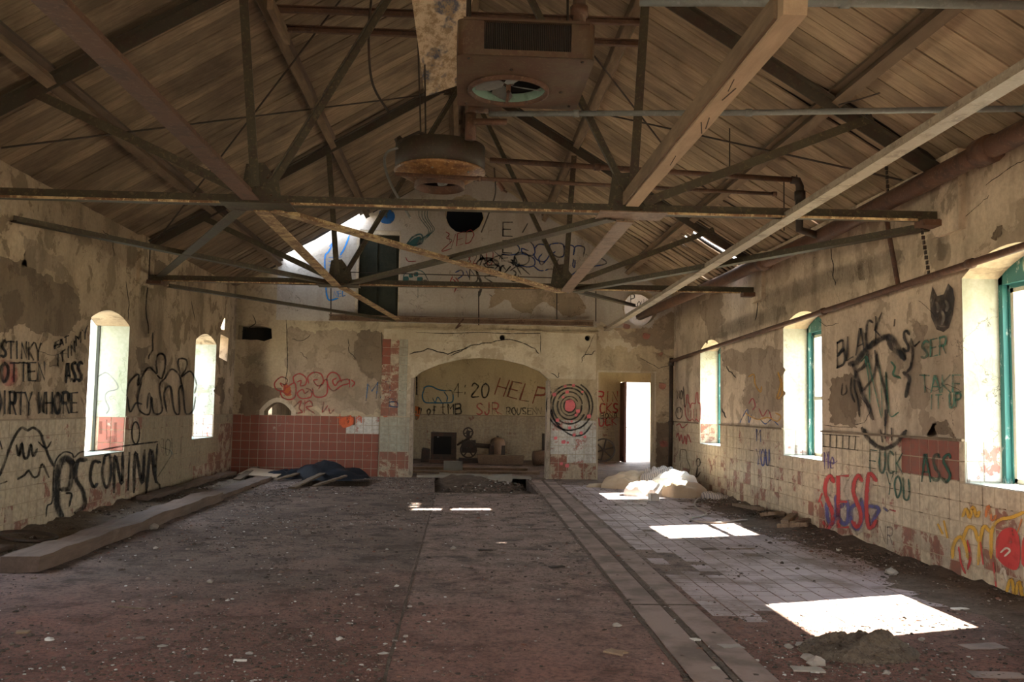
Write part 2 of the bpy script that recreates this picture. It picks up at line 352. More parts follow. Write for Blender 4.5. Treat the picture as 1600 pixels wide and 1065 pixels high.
def glass():
    s = NB('window_glass'); tr = s.n('BsdfTransparent'); gl = s.n('BsdfGlossy', Roughness=.05); mx = s.n('MixShader'); mx.inputs[0].default_value = .04; tr.inputs[0].default_value = (.93, .96, .95, 1)
    s.l(tr.outputs[0], mx.inputs[1]); s.l(gl.outputs[0], mx.inputs[2]); s.l(mx.outputs[0], s.out.inputs['Surface']); return s.m
MATS['glass'] = glass()
_pm = {}
def paint(col, dens=.9):
    key = (tuple(col), dens)
    if key in _pm: return _pm[key]
    s = NB('spray_paint'); uv = s.n('UVMap'); sp = s.n('SeparateXYZ'); s.l(uv.outputs[0], sp.inputs[0])
    e = s.math('SUBTRACT', 1, s.math('MULTIPLY', s.math('ABSOLUTE', s.math('SUBTRACT', sp.outputs['Y'], .5)), 2))
    n = s.noise(30, detail=5, rough=.7); n2 = s.noise(5, detail=6)
    a = s.ramp(s.math('ADD', e, s.math('MULTIPLY', s.math('SUBTRACT', n, .5), .9)), (.12, 0), (.55, 1))
    a = s.math('MULTIPLY', a, s.ramp(n2, (.30, .45), (.5, 1))); a = s.math('MULTIPLY', a, dens)
    s.l(a, s.b.inputs['Alpha']); _pm[key] = s.base(col, .8); return s.m
# ------------------------------------------------------------------ the shell
def struct(o): o['kind'] = 'structure'; return o
YF, TW = -3.0, .5                                   # front end of the hall, wall thickness
fl_outer = [(-5.6, YF), (5.4, YF), (5.4, 20.66), (7.4, 20.66), (7.4, 28.2), (-5.6, 28.2)]
PIT = [(-.45, 16.65), (1.45, 16.7), (1.47, 20.15), (-.55, 20.15)]
HOLE = jag([(-3.1, 17.6), (-1.75, 17.75), (-1.6, 19.5), (-3.3, 19.4)], .3, .03)
floor = struct(slab('floor', fl_outer, [PIT, HOLE], .25, lambda u, v, ww: (u, v, ww), MATS['floor']))
ground = struct(MB().box(-90, -60, -.9, 90, 120, -.6).build('ground_outside', MATS['grass']))
LW = [(12.45, 13.88, .80, 2.68, 2.84), (17.28, 18.72, .86, 2.74, 2.9), (7.6, 9.03, .80, 2.52, 2.80), (2.8, 4.23, .80, 2.5, 2.8), (-1.6, -.2, .8, 2.6, 2.8), (23.0, 24.4, 1.2, 2.2, 2.35)]
RW = [(6.92, 8.39, .92, 2.88, 3.08), (11.80, 13.24, .93, 2.82, 3.0), (16.52, 17.95, .92, 2.78, 2.95), (2.1, 3.55, .92, 2.88, 3.08), (-1.8, -.35, .92, 2.88, 3.08)]
slit = [(18.95, 2.5), (19.6, 2.44), (19.64, 2.95), (19.0, 2.98)]
wall_left = struct(slab('wall_left', [(YF, -.25), (28.0, -.25), (28.0, EZ), (YF, EZ)], [arch(*w_) for w_ in LW]+[slit], TW, lambda u, v, ww: (XL+ww, u, v), MATS['wl']))
wall_right = struct(slab('wall_right', [(YF, -.25), (YB+.42, -.25), (YB+.42, EZ), (YF, EZ)], [arch(*w_) for w_ in RW], TW, lambda u, v, ww: (XR-ww, u, v), MATS['wr']))
gz = lambda x: roofz(x)-.01
wb_outer = [(-1.09, -.5), (-1.09, 2.2)] ; # start inside the arch and walk round
ar = [( -1.09, 2.2), (-.9, 2.36), (-.5, 2.54), (0, 2.66), (.43, 2.70), (.9, 2.67), (1.4, 2.56), (1.75, 2.42), (1.96, 2.24)]
outline = [(XL-.4, -.25), (-1.09, -.25)] + ar + [(1.96, -.25), (3.08, -.25), (3.08, 2.43), (4.36, 2.43), (4.36, -.25), (XR+.4, -.25), (XR+.4, gz(XR)), (RX, gz(RX)), (-2.1, gz(-2.1)), (-2.1, gz(-2.1)+.75), (-4.2, gz(-4.2)+.75), (-4.2, gz(-4.2)), (XL-.4, gz(XL))]
slot = jag([(-4.97, 2.97), (-4.4, 2.95), (-4.24, 3.02), (-4.24, 3.22), (-4.4, 3.27), (-4.97, 3.28)], .12, .02)
updoor = [(-2.42, 3.5), (-1.44, 3.5), (-1.44, 5.5), (-2.42, 5.5)]
wbh = [arch(-4.33, -3.74, 1.31, 1.40, 1.60), slot, updoor, circ(-3.32, 3.05, .075), circ(.89, 3.14, .06), circ(2.82, 3.17, .06), circ(-.02, 5.92, .43, 28, .02), circ(4.02, 3.87, .38, 28, .015), jag([(4.55, 3.12), (4.72, 3.1), (4.74, 3.25), (4.6, 3.28)], .1, .01), jag([(-3.2, 4.02), (-2.9, 4.0), (-2.9, 4.1), (-3.15, 4.12)], .1, .01)]
wall_back = struct(slab('wall_back', outline, wbh[:-1], .42, lambda u, v, ww: (u, YB-ww, v), MATS['wb']))
FY = 27.5                                           # far wall of the back room
FD = (P(970, 597, 'y', FY).x, P(1019, 597, 'y', FY).x, P(990, 597, 'y', FY).z)
wall_far = struct(slab('wall_far', [(XL-.4, -.25), (FD[0], -.25), (FD[0], FD[2]), (FD[1], FD[2]), (FD[1], -.25), (7.2, -.25), (7.2, 3.4), (XL-.4, 3.4)], [], .35, lambda u, v, ww: (u, FY-ww, v), MATS['far']))
wall_room = struct(slab('wall_back_room', [(YB+.42, -.25), (FY, -.25), (FY, 3.3), (YB+.42, 3.3)], [arch(22.4, 24.4, .9, 2.3, 2.45)], .3, lambda u, v, ww: (7.0-ww, u, v), MATS['far']))
wall_room2 = struct(MB().box(XR+.3, YB+.42, -.25, 7.2, YB+.6, 3.3).build('wall_back_room_near', MATS['far']))
wall_front = struct(slab('wall_front', [(XL-.4, -.25), (-1.3, -.25), (-1.3, 2.3), (1.3, 2.3), (1.3, -.25), (XR+.4, -.25), (XR+.4, gz(XR)), (RX, gz(RX)), (XL-.4, gz(XL))], [circ(-.1, 5, .6)], .3, lambda u, v, ww: (u, YF+ww, v), MATS['wl']))  # doorway gap behind the camera, added to let more light into the hall
cb = struct(MB().box(XL, YB+.42, 3.15, 7.2, FY, 3.3).build('ceiling_back_room', MATS['far']))
# small lit loft behind the round hole on the right
loft = MB().box(2.6, 23.6, 3.3, 5.4, 23.8, 5.0).box(2.4, YB+.42, 3.3, 2.6, 23.8, 5.0).box(2.6, YB+.42, 5.0, 5.4, 23.8, 5.1).box(5.2, YB+.42, 3.3, 5.4, 22.6, 5.0).box(5.2, 22.6, 3.3, 5.4, 23.0, 4.3).box(5.2, 23.0, 3.3, 5.4, 23.7, 5.0).build('wall_loft', MATS['gable']); struct(loft)
loft2 = MB().box(-1.3, YB+1.2, 3.3, .9, YB+1.4, 7).box(-1.4, YB+.42, 3.3, -1.3, YB+1.4, 7).box(.9, YB+.42, 3.3, 1.0, YB+1.4, 7).box(-1.4, YB+.42, 6.9, 1.0, YB+1.4, 7).build('black_box_behind_round_hole', MATS['black']); struct(loft2)  # black box puts the dark behind the round hole into colour
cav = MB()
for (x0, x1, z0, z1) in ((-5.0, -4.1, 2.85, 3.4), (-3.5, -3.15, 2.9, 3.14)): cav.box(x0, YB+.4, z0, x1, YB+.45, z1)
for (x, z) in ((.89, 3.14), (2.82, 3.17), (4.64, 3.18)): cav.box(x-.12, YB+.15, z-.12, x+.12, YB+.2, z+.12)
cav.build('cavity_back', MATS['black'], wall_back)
# gable upper zone: a paler coat of plaster, a real layer on the wall with its own openings
co = [(-4.15, 3.42), (-2.42, 3.42), (-2.42, 5.5), (-1.44, 5.5), (-1.44, 3.42), (XR-.01, 3.42), (XR-.01, gz(XR)-.02), (RX, gz(RX)-.02), (-2.1, gz(-2.1)), (-2.1, gz(-2.1)+.6), (-4.15, gz(-4.15)+.6)]
slab('gable_plaster_coat', co, [circ(-.02, 5.92, .45, 28, .03), circ(4.02, 3.89, .40, 28, .015)], .012, lambda u, v, ww: (u, YB-.012-ww, v), MATS['gable'], wall_back)
# panel, lintel and pilasters around the arch
pb = MB()
pb.box(-1.76, YB-.03, 0, -1.09, YB, 3.3)
pb.build('pilaster', MATS['pale'], wall_back)
panel = [(-1.09, 2.2)]+ar[1:]+[(3.02, 2.24), (3.02, 3.28), (-1.09, 3.28)]
slab('lintel_panel', panel, [circ(.89, 3.14, .07), circ(2.82, 3.17, .07)], .03, lambda u, v, ww: (u, YB-.03-ww, v), MATS['pale'], wall_back)
MB().box(-1.80, YB-.06, 3.27, 3.06, YB, 3.31).box(-1.09, YB-.045, 3.02, 1.75, YB-.03, 3.03).build('lintel_strip', MATS['wb'], wall_back)
# arch edge casing, doorway casings
e = MB()
for x in (-1.09, 1.96): e.box(x-.035, YB-.05, 0, x+.03, YB+.42, 2.2)
e.build('arch_casing', MATS['lightsteel'], wall_back)
e2 = MB()
for a, b in zip(ar[:-1], ar[1:]): e2.bar((a[0], YB-.02, a[1]), (b[0], YB-.02, b[1]), .05, .03, up=(0, 1, 0))
e2.build('arch_rim', MATS['pale'], wall_back)
MB().box(3.06, YB-.02, 2.41, 4.40, YB+.02, 2.45).box(3.05, YB-.02, .0, 3.08, YB+.02, 2.43).box(4.36, YB-.02, 0, 4.39, YB+.02, 2.43).build('doorway_casing', MATS['pale'], wall_back)
# upper door (closed leaf, set back in its opening)
d1 = MB().box(-2.40, YB+.10, 3.5, -1.46, YB+.15, 5.4).build('door_1', MATS['darkgreen']); struct(d1)
for x0, x1 in ((-2.33, -1.96), (-1.90, -1.53)):
    for z0, z1 in ((3.6, 4.4), (4.5, 5.3)): MB().box(x0, YB+.08, z0, x1, YB+.10, z1).build('door_panel', MATS['darkgreen'], d1)
MB().box(-2.42, YB-.03, 3.5, -2.36, YB+.2, 5.5).box(-1.47, YB-.0, 3.5, -1.44, YB+.2, 5.5).box(-2.42, YB-.0, 5.4, -1.44, YB+.2, 5.5).build('door_frame', MATS['pale'], d1)
# far doorway with its brown leaf standing open
d2 = MB().box(FD[0]-.02, FY-.75, .02, FD[0]+.05, FY-.02, FD[2]-.02).build('door_2', MATS['brown_door']); struct(d2)
for z0, z1 in ((.2, 1.0), (1.15, FD[2]-.2)): MB().box(FD[0]-.04, FY-.65, z0, FD[0]-.02, FY-.12, z1).build('door_panel', MATS['brown_door'], d2)
MB().rock((FD[0]+.08, FY-.68, 1.05), .035).build('door_handle', MATS['galv'], d2)
# niche lining + pit lining
nl = slab('niche_lining', arch(-4.43, -3.64, 1.31, 1.42, 1.70), [arch(-4.33, -3.74, 1.312, 1.40, 1.60)], .03, lambda u, v, ww: (u, YB-.015-ww, v), MATS['pale'], wall_back)
pm = MB(); dpt = .5
for i in range(4):
    a, b = PIT[i], PIT[(i+1) % 4]; pm.poly([(a[0], a[1], -dpt), (b[0], b[1], -dpt), (b[0], b[1], 0), (a[0], a[1], 0)], [(0, 1, 2, 3)])
pm.poly([(p[0], p[1], -dpt) for p in PIT], [(0, 1, 2, 3)]); pm.build('pit_lining', MATS['concrete'], floor)
hm = MB().poly([(p[0], p[1], -.7) for p in HOLE], [tuple(range(len(HOLE)))])
for i in range(len(HOLE)):
    a, b = HOLE[i], HOLE[(i+1) % len(HOLE)]; hm.poly([(a[0], a[1], -.7), (b[0], b[1], -.7), (b[0], b[1], 0), (a[0], a[1], 0)], [(0, 1, 2, 3)])
hm.build('hole_lining', MATS['dirt'], floor)
# threshold: raised broken concrete kerb and planks beyond the pit
def heap(name, cx, cy, rx, ry, h, mat, parent=None, n=28, rough=.35, ang=0, z0=0, seed=1, smooth=True, kind=None, jit=.06):
    rnd = np.random.RandomState(seed); vs = []; fs = []; ph = rnd.uniform(0, 6.3, 12)
    for i in range(n+1):
        for j in range(n+1):
            u, v = i/n*2-1, j/n*2-1; r = math.hypot(u, v); f = max(0, 1-r*r)
            nz = sum(math.sin(u*k*2.3+ph[k])*math.cos(v*k*2.7+ph[k+5])/k for k in range(1, 6))
            z = h*f**.8*(1+rough*nz*.6) + (rnd.uniform(-1, 1)*h*jit*(f > 0)) - (.03 if r > .97 else 0)
            x, y = u*rx, v*ry; vs.append((cx+x*math.cos(ang)-y*math.sin(ang), cy+x*math.sin(ang)+y*math.cos(ang), z0+max(z, -.03) if f > 0 else z0-.03))
    for i in range(n):
        for j in range(n): a = i*(n+1)+j; fs.append((a, a+n+1, a+n+2, a+1))
    return obj_from(name, vs, fs, mat, parent, smooth, kind=kind)
kb = MB()
x = -.95
while x < 1.55:
    dx = random.uniform(.3, .6); kb.box(x, 20.12+random.uniform(0, .1), -.5, min(x+dx+.02, 1.6), 20.75, .06+random.uniform(-.02, .02), .02); x += dx
tag(kb.build('concrete_kerb', MATS['concrete']), 'rough broken concrete ledge along the far edge of the floor pit', 'ledge')
# dado cap strips, ledges
def strip(name, mbx, mat, parent): return mbx.build(name, mat, parent)
def segs(a, b, holes):
    out = []; c = a
    for h0, h1 in sorted(holes):
        if h1 <= a or h0 >= b: continue
        if h0 > c: out.append((c, h0))
        c = max(c, h1)
    if c < b: out.append((c, b))
    return out
cm = MB()
for a, b in segs(YF, YB, [(w_[0], w_[1]) for w_ in LW]): cm.box(XL, a, DZ, XL+.018, b, DZ+.012)
cm.build('dado_cap', MATS['peel_light'], wall_left)
cm = MB()
for a, b in segs(YF, YB, [(w_[0], w_[1]) for w_ in RW]): cm.box(XR-.03, a, DZ-.004, XR, b, DZ+.02)
cm.build('dado_cap', MATS['peel'], wall_right)
MB().box(XL, FY-.02, DZ, FD[0], FY, DZ+.02).build('dado_cap', MATS['peel'], wall_far)
# ------------------------------------------------------------------ wall tiles
TS = .1905; GAP = .006; TT = .007
_tm = {}
def tile_mesh(mat, axis, wd, ht):
    k = (mat, axis, round(wd, 3), round(ht, 3))
    if k in _tm: return _tm[k]
    b = .004; a0, a1, h0, h1 = 0, wd, 0, ht
    vs = [(a0, 0, h0), (a1, 0, h0), (a1, 0, h1), (a0, 0, h1), (a0+b, 1, h0+b), (a1-b, 1, h0+b), (a1-b, 1, h1-b), (a0+b, 1, h1-b)]
    fs = [(4, 5, 6, 7), (0, 1, 5, 4), (1, 2, 6, 5), (2, 3, 7, 6), (3, 0, 4, 7)]
    def cv(p):
        u, w_, z = p; w_ *= TT
        return {'x+': (w_, u, z), 'x-': (-w_, u, z), 'y-': (u, -w_, z), 'y+': (u, w_, z), 'z': (u, z, w_)}[axis]
    vs = [cv(v) for v in vs]
    if axis in ('x+', 'y+'): fs = [f[::-1] for f in fs]
    me = bpy.data.meshes.new('tile'); me.from_pydata(vs, [], fs); me.materials.append(MATS[mat]); me.update(); _tm[k] = me; return me
def lay(cells, parent, axis, const, limit=300):
    """cells: (dist, u, z, wd, ht, mat); nearest ones become tiles of their own, the others one joined layer"""
    cells.sort(key=lambda c: c[0]); rest = {}
    for k, (d, u, z, wd, ht, mat) in enumerate(cells):
        me = tile_mesh(mat, axis, wd, ht); j = random.uniform(-.001, .0015)
        loc = {'x': (const+j, u, z), 'y': (u, const+j, z), 'z': (u, z, const+j)}[axis[0]]
        if k < limit:
            o = bpy.data.objects.new('tile', me); o.location = loc; link(o, parent)
            pl = WL[parent.name]; o.location = Vector(loc)-pl
        else: rest.setdefault(mat, MB()).poly([v.co+Vector(loc) for v in me.vertices], [tuple(p.vertices) for p in me.polygons])
    for mat, m in rest.items(): m.build('tile_field', MATS[mat], parent, kind='stuff')
def grid_cells(u0, u1, rows, holes, pick, vis):
    cells = []; n = int((u1-u0)/TS)
    for i in range(n+1):
        u = u0+i*TS; wd = min(TS, u1-u)-GAP
        if wd < .02: continue
        for r in range(rows):
            z1 = DZ-.006-r*TS; z0 = max(z1-TS+GAP, .0); ht = z1-z0
            if ht < .02: continue
            a0, a1, b0, b1 = u, u+wd, z0, z0+ht
            for (h0, h1, hz0, hz1) in holes:
                if a1 > h0 and a0 < h1 and b1 > hz0 and b0 < hz1:
                    if b0 < hz0 and hz0-b0 > .03 and b1 > hz0 and a0 >= h0-.01-TS: b1 = hz0
                    elif a0 < h0: a1 = h0
                    elif a1 > h1: a0 = h1
                    else: b1 = b0
            if a1-a0 < .02 or b1-b0 < .02: continue
            m, d = pick((a0+a1)/2, (b0+b1)/2); cells.append((d, a0, b0, a1-a0, b1-b0, m))
    return cells
def pick_left(u, z):
    p = proj((XL, u, z)); d = p[0] < -10 and 99 or -(p[0] < -10)
    q = (p[0], p[1]); near = u if p[0] > -12 else 200-u
    m = 't_cream' if u < 14.5 else 't_olive'
    for poly in ([(0, 785), (18, 785), (18, 812), (0, 812)], [(0, 812), (30, 808), (30, 838), (0, 842)], [(30, 808), (44, 804), (44, 820), (30, 826)], [(200, 652), (222, 651), (222, 668), (200, 668)],
                 [(132, 776), (190, 760), (190, 790), (132, 800)], [(195, 760), (235, 752), (235, 768), (195, 780)], [(300, 728), (350, 700), (366, 647), (366, 740), (300, 755)]):
        if inpoly(q[0], q[1], poly): m = 't_redw'
    if u > 19.2 and z < 1.1: m = 't_redw'
    if .55 < z and 13.9 < u < 14.6 and z > 1.1: m = 't_redw'
    return m, near
def pick_right(u, z):
    p = proj((XR, u, z)); near = u if p[0] < 1615 else 200-u; m = 't_cream'
    for poly in ([(1414, 697), (1503, 694), (1503, 752), (1414, 742)], [(1380, 830), (1480, 830), (1480, 880), (1400, 862)], [(1560, 800), (1600, 800), (1600, 920), (1560, 900)]):
        if inpoly(p[0], p[1], poly): m = 't_red' if p[1] < 760 else 't_redw'
    if m == 't_cream' and (z < .75 and (10.8 < u < 16.5 and random.random() < .3 or z < .4 and random.random() < .25)): m = 't_redw'
    if m == 't_cream' and z < .4 and 8.4 < u < 10.5 and random.random() < .35: m = 't_redw'
    return m, near
def pick_back(u, z):
    if u < -1.75: m = 't_red' if (u < -2.4 or z < 1.0) and not (-2.5 < u < -1.8 and .9 < z and random.random() < .6) else 't_pier'
    elif u < 1: m = 't_redw' if z < .5 else 't_grey'
    elif u < 3.1: m = 't_redw' if z < .38 or (u < 2.35 and z < .55) else 't_pier'
    else: m = 't_olive'
    return m, abs(u+2)
lay(grid_cells(6.2, YB, 7, [(w_[0], w_[1], w_[2], 9) for w_ in LW], pick_left, 0), wall_left, 'x+', XL)
lay(grid_cells(6.2, YB, 7, [(w_[0], w_[1], w_[2], 9) for w_ in RW], pick_right, 0), wall_right, 'x-', XR)
bc = grid_cells(XL+.015, -1.80, 7, [], pick_back, 0) + grid_cells(-1.78, -1.13, 7, [], pick_back, 0) + grid_cells(2.01, 3.05, 7, [], pick_back, 0) + grid_cells(4.42, XR, 7, [], pick_back, 0)
for i in range(3):          # the tall red strip left of the arch and tiles up the pier
    for r in range(9 if i < 2 else 9):
        bc.append((3, -1.78+i*TS, DZ+.02+r*TS, TS-GAP, TS-GAP, ('t_red' if (r > 5 and i == 0) else 't_redw') if i < 2 else 't_grey'))
lay([c for c in bc if c[1] < -1.8 or c[1] > 3.1], wall_back, 'y-', YB)
lay([c for c in bc if -1.8 <= c[1] <= -1], wall_back, 'y-', YB-.03)
lay([c for c in bc if 1.9 <= c[1] <= 3.1], wall_back, 'y-', YB-.001)
fc = []
for i in range(int((FD[0]-XL)/TS)):
    for r in range(7): fc.append((abs(XL+i*TS-.5), XL+i*TS, DZ-.006-(r+1)*TS+GAP, TS-GAP, min(TS, DZ-r*TS)-GAP, 't_olive'))
lay([c for c in fc if c[1] > -3], wall_far, 'y-', FY)
MB().box(XL, FY-.001, 0, FD[0], FY, DZ).build('tile_bed', MATS['grout'], wall_far)
g = MB()
for a, b in segs(YF, YB, [(w_[0], w_[1]) for w_ in LW]): g.box(XL-.001, a, 0, XL+.003, b, DZ)
for w_ in LW[:4]: g.box(XL-.001, w_[0], 0, XL+.003, w_[1], w_[2])
g.build('tile_bed', MATS['grout_p'], wall_left)
g = MB()
for a, b in segs(YF, YB, [(w_[0], w_[1]) for w_ in RW]): g.box(XR-.003, a, 0, XR+.001, b, DZ)
for w_ in RW[:4]: g.box(XR-.003, w_[0], 0, XR+.001, w_[1], w_[2])
g.build('tile_bed', MATS['grout_p'], wall_right)
MB().box(XL, YB-.003, 0, -1.80, YB, DZ).box(-1.79, YB-.033, 0, -1.13, YB-.03, DZ).box(2.0, YB-.004, 0, 3.05, YB, DZ).box(4.4, YB-.003, 0, XR, YB, DZ).build('tile_bed', MATS['grout'], wall_back)
# tiles on the window reveals that face the camera, reveal linings, sills
for k, W in enumerate(LW[:4]):
    u1, z0 = W[1], W[2]
    struct_o = MB().box(XL-TW, u1-.004, DZ, XL-.001, u1, W[3]+.02).box(XL-TW, W[0], z0-.001, XL+.004, u1, z0+.012).build('window_%d' % (k+1), MATS['reveal_l']); struct(struct_o)
    for i in range(2):
        for r in range(3):
            zt = DZ-r*TS; zb = max(zt-TS, z0+.02)
            if zt-zb < .04: continue
            me = tile_mesh('t_red' if k != 1 else 't_pier', 'y-', TS-GAP, zt-zb-GAP); o = bpy.data.objects.new('tile', me); link(o, struct_o); o.location = Vector((XL-.005-(i+1)*TS, u1, zb))-WL[struct_o.name]
    MB().box(XL-.47, u1-.022, z0+.01, XL-.43, u1-.004, W[3]).box(XL-.47, W[0]+.004, z0+.01, XL-.43, W[0]+.022, W[3]).build('window_frame', MATS['darkgreen'], struct_o)
for k, W in enumerate(RW[:4]):
    u0, u1, z0, zs, zt = W; wo = MB().box(XR+.001, u1-.004, z0, XR+TW, u1, zs+.02).box(XR-.006, u0, z0-.001, XR+TW, u1, z0+.012).build('window_%d' % (k+5), MATS['reveal']); struct(wo)
    for i in range(2):
        for r in range(3):
            zt2 = DZ-r*TS; zb = max(zt2-TS, z0+.02)
            if zt2-zb < .04: continue
            me = tile_mesh('t_redw' if k == 2 else 't_pier', 'y-', .165, zt2-zb-GAP); o = bpy.data.objects.new('tile', me); link(o, wo); o.location = Vector((XR+.01+i*.17, u1-.004, zb))-WL[wo.name]
    fx = XR+.36
    fr = MB().box(fx, u1-.07, z0+.01, fx+.13, u1-.004, zs+.1).box(fx, u0+.004, z0+.01, fx+.13, u0+.07, zs+.1).box(fx, u0, zs-.06, fx+.13, u1, zs+.16)
    fr.box(fx+.05, u1-.10, z0+.01, fx+.12, u1-.07, zs).box(fx+.05, u0+.07, z0+.01, fx+.12, u0+.10, zs).box(fx+.05, u0, zs-.1, fx+.12, u1, zs-.06)
    fr.build('window_frame', MATS['teal'], wo)
    zm = z0+.86; sh = MB()
    for y0, y1 in ((u1-.145, u1-.10), (u0+.10, u0+.145)): sh.box(fx+.06, y0, z0+.02, fx+.10, y1, zs-.1)
    sh.box(fx+.06, u0+.1, z0+.012, fx+.10, u1-.1, z0+.06).box(fx+.06, u0+.1, zs-.14, fx+.10, u1-.1, zs-.1)
    if k: sh.box(fx+.055, u0+.1, zm-.03, fx+.10, u1-.1, zm+.02)
    sh.build('window_sash', MATS['sash'], wo)
    for za, zb in ((z0+.06, zm-.03), (zm+.02, zs-.14)) if k else ((z0+.06, zs-.14),):
        MB().box(fx+.078, u0+.145, za, fx+.081, u1-.145, zb).build('pane', MATS['glass'], wo)
# bearing pilasters under the trusses
for (Y, s) in ((8.69, 1), (14.4, 1), (14.4, -1), (8.69, -1)):
    pass
MB().box(XL, 14.05, 3.36, XL+.06, 14.65, 4.12, .01).build('bearing_block', MATS['wl'], wall_left)
for Y in (8.69, 14.4): MB().box(XR-.07, Y-.4, 3.35, XR, Y+.12, 4.13, .01).build('bearing_block', MATS['wr'], wall_right)
# ------------------------------------------------------------------ plaster layers that have peeled off or stayed on (outlines on their wall)
def wallpt(wall, x, y, off=.0):
    if wall == 'L': return P(x, y, 'x', XL+off)
    if wall == 'R': return P(x, y, 'x', XR-off)
    if wall == 'F': return P(x, y, 'y', FY-off)
    if wall == 'LR': return P(x, y, 'y', 13.88-.006-off)
    if wall == 'G': return P(x, y, 'y', 23.6-off)
    return P(x, y, 'y', YB-off)
WP = {'L': wall_left, 'R': wall_right, 'B': wall_back, 'F': wall_far, 'G': loft}
def fract(poly, amp, it=5):
    pts = list(poly)
    for k in range(it):
        q = []
        for i, a in enumerate(pts):
            b = pts[(i+1) % len(pts)]; L = math.hypot(b[0]-a[0], b[1]-a[1]); q.append(a)
            if L > 2.2:
                d = random.gauss(0, 1)*min(amp*1.6, L*.17); q.append(((a[0]+b[0])/2-(b[1]-a[1])/L*d, (a[1]+b[1])/2+(b[0]-a[0])/L*d))
        pts = q
    return pts
def patch(wall, poly, mat, name='plaster_patch', off=.003, th=.003, amp=3, step=9):
    pts = fract([(float(a), float(b)) for a, b in poly], amp*1.6)
    f = [wallpt(wall, x, y, off+th) for x, y in pts]; b = [wallpt(wall, x, y, 0.0) for x, y in pts]; n = len(pts)
    tri = tessellate_polygon([f]); fs = [tuple(t) for t in tri]+[(i, (i+1) % n, n+(i+1) % n, n+i) for i in range(n)]
    return obj_from(name, f+b, fs, MATS[mat], WP[wall])
patch('L', [(0, 400), (80, 430), (120, 460), (118, 520), (60, 522), (40, 505), (0, 520)], 'peel')
patch('L', [(30, 360), (100, 400), (95, 440), (60, 425), (30, 415)], 'peel_light')
patch('L', [(212, 540), (238, 538), (240, 580), (218, 585)], 'peel')
patch('L', [(236, 405), (268, 420), (262, 445), (240, 440)], 'peel')
patch('L', [(340, 590), (352, 590), (350, 625), (342, 630)], 'peel')
patch('B', [(372, 598), (412, 600), (440, 606), (425, 632), (400, 645), (372, 645)], 'peel', amp=1.5, step=6)
patch('B', [(450, 512), (520, 514), (598, 520), (600, 645), (470, 642), (448, 600)], 'peel_light', amp=1.2, step=8)
patch('B', [(560, 520), (598, 522), (598, 600), (575, 590), (552, 560)], 'peel', amp=1.5, step=6, off=.006)
patch('B', [(960, 515), (985, 520), (1020, 512), (1054, 488), (1054, 545), (1030, 548), (1010, 540), (975, 535)], 'peel_light', amp=1.5, step=5, off=.016)
patch('B', [(932, 505), (960, 515), (1000, 540), (980, 552), (940, 545)], 'pale', amp=1.5, step=6, off=.012)
patch('B', [(1025, 660), (1047, 659), (1045, 740), (1024, 742)], 'peel', amp=.5, step=9, off=.014)
patch('B', [(775, 448), (900, 452), (915, 488), (760, 482)], 'peel_light', amp=3, step=7, off=.02)
patch('R', [(1130, 550), (1222, 545), (1222, 640), (1180, 655), (1160, 630), (1165, 590), (1128, 570)], 'peel_light', amp=2, step=7)
patch('R', [(1300, 590), (1330, 580), (1345, 620), (1340, 668), (1296, 660), (1296, 620)], 'peel', amp=3, step=7)
patch('R', [(1420, 500), (1450, 510), (1445, 640), (1470, 690), (1440, 680), (1415, 600)], 'peel_light', amp=3, step=8)
patch('R', [(1462, 660), (1478, 655), (1490, 686), (1450, 684)], 'peel', amp=2, step=6)
patch('R', [(1385, 545), (1415, 560), (1400, 600), (1380, 590)], 'peel_light', amp=3, step=7)
patch('R', [(1555, 350), (1567, 352), (1556, 376), (1548, 372)], 'peel', amp=1, step=7)
patch('R', [(1110, 460), (1130, 462), (1125, 520), (1102, 540), (1098, 500)], 'peel_light', amp=2, step=7)
# ------------------------------------------------------------------ roof: sheet, boards, purlins
def rp(x, y, dz): return (x, y, roofz(x)+dz)
ys = 15.36
hl = jag([(-5.6, 19.55), (-2.25, 19.5), (-2.3, 20.1), (-2.3, 20.6), (-5.6, 20.6)], .3, .03)
cl = slab('ceiling', [(XL-.6, YF-.1), (RX, YF-.1), (RX, YB+.5), (-2.3, YB+.5), (-2.25, 19.85), (-3.3, 20.0), (-4.0, 19.8), (-4.08, YB+.5), (XL-.6, YB+.5)], [], .03, lambda u, v, ww: (u, v, EZ+SL*(u-XL)+.075+ww), MATS['sheet'])
cl['kind'] = 'structure'
rh = [[(3.97, 15.36), (4.9, 15.36), (4.9, 15.6), (4.5, 15.57), (3.97, 15.6)], [(3.97, 15.7), (4.06, 15.7), (4.06, 16.5), (3.98, 16.5)], circ(4.76, 17.5, .07, 8), circ(4.8, 12.02, .08, 8)]
cr_ = slab('ceiling_right_slope', [(RX, YF-.1), (XR+.6, YF-.1), (XR+.6, YB+.5), (RX, YB+.5)], rh, .03, lambda u, v, ww: (u, v, EZ+.06+SL*(XR-u)+.075+ww), MATS['sheet'])
cr_['kind'] = 'structure'
BW = .24
